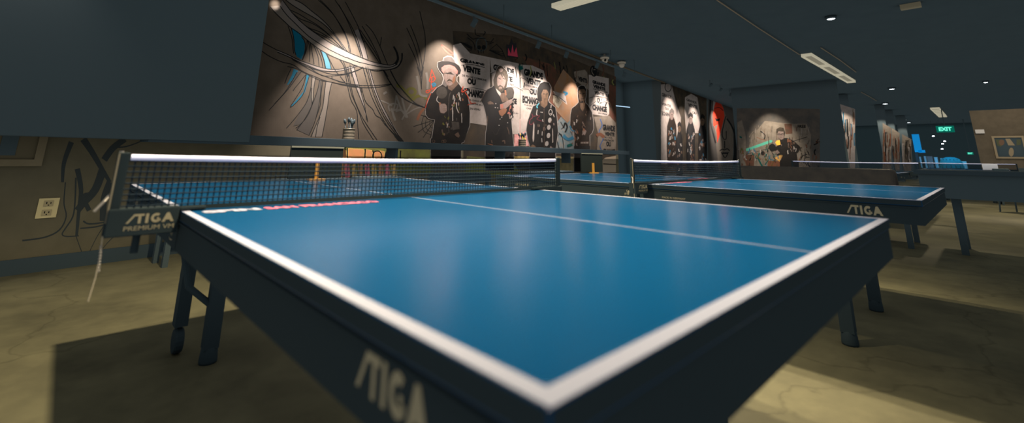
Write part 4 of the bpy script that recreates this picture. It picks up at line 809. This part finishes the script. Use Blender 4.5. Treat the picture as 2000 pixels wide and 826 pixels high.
# ------------------------------------------------------------------ things on the ceiling
def onc(u, v, z=CZ): return hit(u, v, (0, 0, z), (0, 0, 1))
LOUV = mat('cream_louvre', (.15,.14,.10), .5, .3, emit=(1,.92,.68,.34)); LDIF = mat('dim_diffuser', (.1,.095,.075), .6, .2, emit=(1,.9,.65,.13)); LGRD = mat('dull_louvre', (.10,.09,.06), .6, .2, emit=(1,.85,.55,.03))
def troffer(x0, x1, y0, y1, along, n, label, dim=False):
    e = empty('ceiling_light', ((x0+x1)/2, (y0+y1)/2, CZ-.075), label, 'ceiling light', 'louvred ceiling lights'); hx, hy = (x1-x0)/2, (y1-y0)/2
    f_ = MB(); t_ = .014
    f_.box((-hx,-hy,0),(hx,-hy+t_,.074)).box((-hx,hy-t_,0),(hx,hy,.074)).box((-hx,-hy+t_,0),(-hx+t_,hy-t_,.074)).box((hx-t_,-hy+t_,0),(hx,hy-t_,.074)); f_.build('frame', LOUV if not dim else LGRD, e)
    MB().box((-hx+t_,-hy+t_,.055),(hx-t_,hy-t_,.07)).build('diffuser', LGRD if dim else LDIF, e)
    l_ = MB()
    for k in range(1, n):
        f = k/n
        if along == 'x': x = -hx+2*hx*f; l_.box((x-.010,-hy+t_,-.004),(x+.010,hy-t_,.05))
        else: y = -hy+2*hy*f; l_.box((-hx+t_,y-.010,-.004),(hx-t_,y+.010,.05))
    l_.build('louvre', LGRD if dim else LOUV, e) if n > 1 else None
def rect(q): P = [onc(u, v, CZ-.075) for u, v in q]; return min(p.x for p in P), max(p.x for p in P), min(p.y for p in P), max(p.y for p in P)
r = rect([(1077,15),(1096,21)]); troffer(r[0], r[1], r[3]-1.25, r[3], 'y', 24, 'louvred light above the posters, cut by the top of the photo')
P = [onc(1578, 110, CZ-.075), onc(1661, 162, CZ-.075)]; L_ = (P[1].x-P[0].x-.16)/3; yy = (P[0].y+P[1].y)/2
for k, lab in enumerate(('nearest panel of the row of three louvred ceiling lights', 'middle panel of the row of three louvred ceiling lights', 'farthest panel of the row of three louvred ceiling lights')):
    x = P[0].x+k*(L_+.08); troffer(x, x+L_, yy-.11, yy+.11, 'x', 1, lab)
r = rect([(1759,19),(1800,13)]); troffer(r[0]-.04, r[1]+.05, r[2], r[3], 'y', 12, 'small dim grille on the ceiling at upper right', True)
P = [onc(1826, 213, CZ-.075), onc(1838, 229, CZ-.075)]; troffer(P[0].x, P[1].x, P[0].y-.16, P[0].y+.16, 'x', 6, 'short louvred light far down the ceiling above exit sign')
GLOW = mat('cool_lamp_glass', (.6,.65,.7), .3, .3, emit=(.85,.93,1,6))
def downlight(u, v, label, r=.05, z=CZ-.05):
    c = onc(u, v, z); e = empty('downlight', c, label, 'ceiling light', 'round ceiling downlights')
    MB().lathe([(r*1.45,.048),(r*1.5,.0),(r*1.05,-.004),(r*1.05,.048)], (0,0,0), 20).build('housing', BLKM, e, True); MB().lathe([(r*.2,-.012),(r*.7,-.008),(r,0),(r,.02)], (0,0,0), 18).build('lens', GLOW, e, True)
downlight(1623, 37, 'brightest round downlight, upper right above the second table', .06)
downlight(1742, 174, 'downlight right of the row of three louvred lights', .075); downlight(1729, 203, 'downlight just below and left of its brighter neighbour', .085)
downlight(1925, 161, 'downlight at the right edge, higher of two above the framed painting', .05); downlight(1930, 225, 'downlight at the right edge, lower of two above the framed painting', .08)
downlight(1766, 234, 'faraway downlight, first of a short slanting row', .09); downlight(1775, 239.5, 'faraway downlight, second of a short slanting row', .08); downlight(1785, 247, 'faraway downlight, third of a short slanting row', .1)
for k, (u, v, x) in enumerate(((1823,266,38),(1841,281,38),(1845,276,40),(1840,291,40))):
    c = hit(u, v, (x, 0, 0), (1, 0, 0)); e = empty('pendant_lamp', c, ('tiny pendant lamp under the exit sign, highest of four','tiny pendant lamp under the exit sign, second lowest','tiny pendant lamp under the exit sign, second highest','tiny pendant lamp under the exit sign, lowest of four')[k], 'lamp', 'tiny far pendant lamps')
    MB().lathe([(.05,-.015),(.055,.01),(.03,.03)], (0,0,0), 12).build('lamp_shade', GLOW, e); MB().tube([(0,0,.03),(0,0,CZ-c.z)], .006, 6).build('cord', BLKM, e)
PIPE = mat('tan_conduit', (.13,.105,.07), .6, .2)
def conduit(us, label):
    o = MB().tube([onc(u, v, CZ-.03) for u, v in us], .010, 8).build('conduit', PIPE); tag(o, label, 'pipe', 'thin conduits on the ceiling')
conduit([(1400,0),(1480,54),(1562,107)], 'thin tan conduit running down the ceiling to the row of three lights'); conduit([(1682,180),(1697,188),(1712,197)], 'thin tan conduit beyond the row of three ceiling lights'); conduit([(1603,93),(1640,117),(1672,141)], 'short thin conduit right of the row of three ceiling lights')
for u, v, lab in ((1181,119,'white dome camera on ceiling, left of the pair'),(1214,128,'white dome camera on ceiling, right of the pair')):
    s_, z_ = wsz(u, v-5, .3); c = wp(s_, z_, .3); e = empty('dome_camera', c, lab, 'camera', 'dome cameras by the mural wall')
    WPL = mat('white_plastic', (.24,.215,.17), .4, .4); MB().lathe([(.02,-.01),(.11,-.01),(.11,.03),(.03,.035),(.03,CZ-z_)], (0,0,0), 20).build('mount', WPL, e, True)
    MB().lathe([(.02,-.125),(.045,-.115),(.068,-.085),(.075,-.05),(.078,-.01)], (0,0,0), 20).build('dome', WPL, e, True)
    if u < 1200: MB().lathe([(.03,-.012),(.038,0),(.02,.01)], Vector((-.055,-.045,-.06)), 12, 0, Matrix.Rotation(PI/2, 3, 'Y')).build('lens', INK, e)
c = hit(1230, 133, wp(0, 0, -.3), WN); e = empty('downlight', c, 'small bright streak of a lamp beside the dome cameras', 'ceiling light', 'round ceiling downlights')
MB().lathe([(.01,-.02),(.05,-.015),(.06,0)], (0,0,0), 14).build('lens', GLOW, e, True); MB().lathe([(.06,0),(.065,.05),(.02,.07),(.02,CZ-c.z)], (0,0,0), 14).build('housing', BLKM, e, True)

# black track with its spotlights along the mural wall
TZ, TO_ = 2.90, .62
e = empty('lighting_track', (0, 0, 0), 'black track rail hung along the mural wall under the ceiling', 'track')
wallbox(-1.3, 10.3, TZ+.13, TZ+.165, TO_-.018, TO_+.018).build('rail', BLK, e)
for s_ in (1.4, 3.2, 4.7, 6.2, 8.8, 10.2): MB().tube([wp(s_, TZ+.16, TO_), wp(s_, CZ, TO_)], .006, 6).build('hanger_rod', BLKM, e)
WNAMES = ['above the strand mural', 'above the hatted figure', 'above the bearded figure', 'above the shaggy-haired figure', 'above the orange stained paper', 'above the last pasted figure', 'above the black boxed-out panel', 'above the collage beyond the recess', 'above the grey-capped small figure', 'above the narrow pale figure', 'above the red painted mask']
for k, (s_, pw, ang, zt_) in enumerate(WASH):
    tz, to = (TZ, TO_) if k < 7 else (3.25, 1.35)   # beyond the recess the lamps hang from the ceiling itself
    up = math.atan2(to, tz-zt_); ax = up-math.radians(ang/2); c = wp(s_, tz, to); d = (-WN*math.sin(ax)+Vector((0, 0, -math.cos(ax)))).normalized()
    e = empty('track_spotlight', c, 'black track spotlight '+WNAMES[k], 'spotlight', 'black track spotlights'); M = d.to_track_quat('-Z', 'Y').to_matrix()
    MB().lathe([(.012,.10),(.036,.095),(.040,.08),(.040,-.035),(.034,-.035),(.034,.0)], (0,0,0), 16, 0, M).build('barrel', BLKM, e, True); MB().tube([(0,0,.02), (0,0,.127 if k < 7 else CZ-tz)], .008, 6).build('stem', BLKM, e)
    MB().lathe([(.003,-.006),(.03,-.004),(.0335,0)], (0,0,0), 16, 0, M).build('lens', mat('warm_lamp_glass', (.5,.45,.38), .3, .3, emit=(1,.85,.7,3)), e)
    spot('wall_wash_light', c+d*.045, c+d*2, pw, ang, .75, (1, .85, .76), .02)
g_ = wall_at(537, 9); e = empty('track_spotlight', wp((g_-W0).dot(WE)+.1, TZ, TO_), 'track spotlight with a tight beam at the top left of the strand mural', 'spotlight', 'black track spotlights'); d = (g_-e.location).normalized(); M = d.to_track_quat('-Z', 'Y').to_matrix()
MB().lathe([(.012,.10),(.036,.095),(.040,.08),(.040,-.035),(.034,-.035),(.034,.0)], (0,0,0), 16, 0, M).build('barrel', BLKM, e, True); MB().tube([(0,0,.02),(0,0,.127)], .008, 6).build('stem', BLKM, e); spot('wall_wash_light', e.location+d*.045, g_, 330, 11, 1, (1, .85, .76), .02)
# spotlights over the tables
LAMPZ = 3.05
for k, (x, y, pw) in enumerate(TABLE_LAMPS):
    c = Vector((x, y, LAMPZ)); spot('table_light', c, (x+(.1 if k < 2 else 0), y+(.25 if k < 2 else .05 if k < 4 else 0), 0), pw, 102 if k < 2 else 64 if k < 4 else 98, .9 if k in (2, 3) else .62, NEU, .05, .2)
# glancing lamp on the partition mural, and one on the right end wall
spot('partition_light', (PX-1.0, hit(1515, 300, (PX, 0, 0), (1, 0, 0)).y, 3.2), (PX, hit(1512, 300, (PX, 0, 0), (1, 0, 0)).y, 1.35), 1300, 54, .9, WARM, .04)
for u, x, pw in ((1650, 21., 420), (1732, 26., 300), (1750, 29., 300), (1771, 33., 220)):
    y = hit(u, 300, (x, 0, 0), (1, 0, 0)).y; spot('pier_light', (x-.8, y, 3.2), (x, y, 1.9), pw, 60, .6, WARM, .04)
spot('painting_light', (RXW-2.2, yw-.8, 3.1), (RXW, yw-.8, 1.3), 170, 80, .7, WARM, .05)
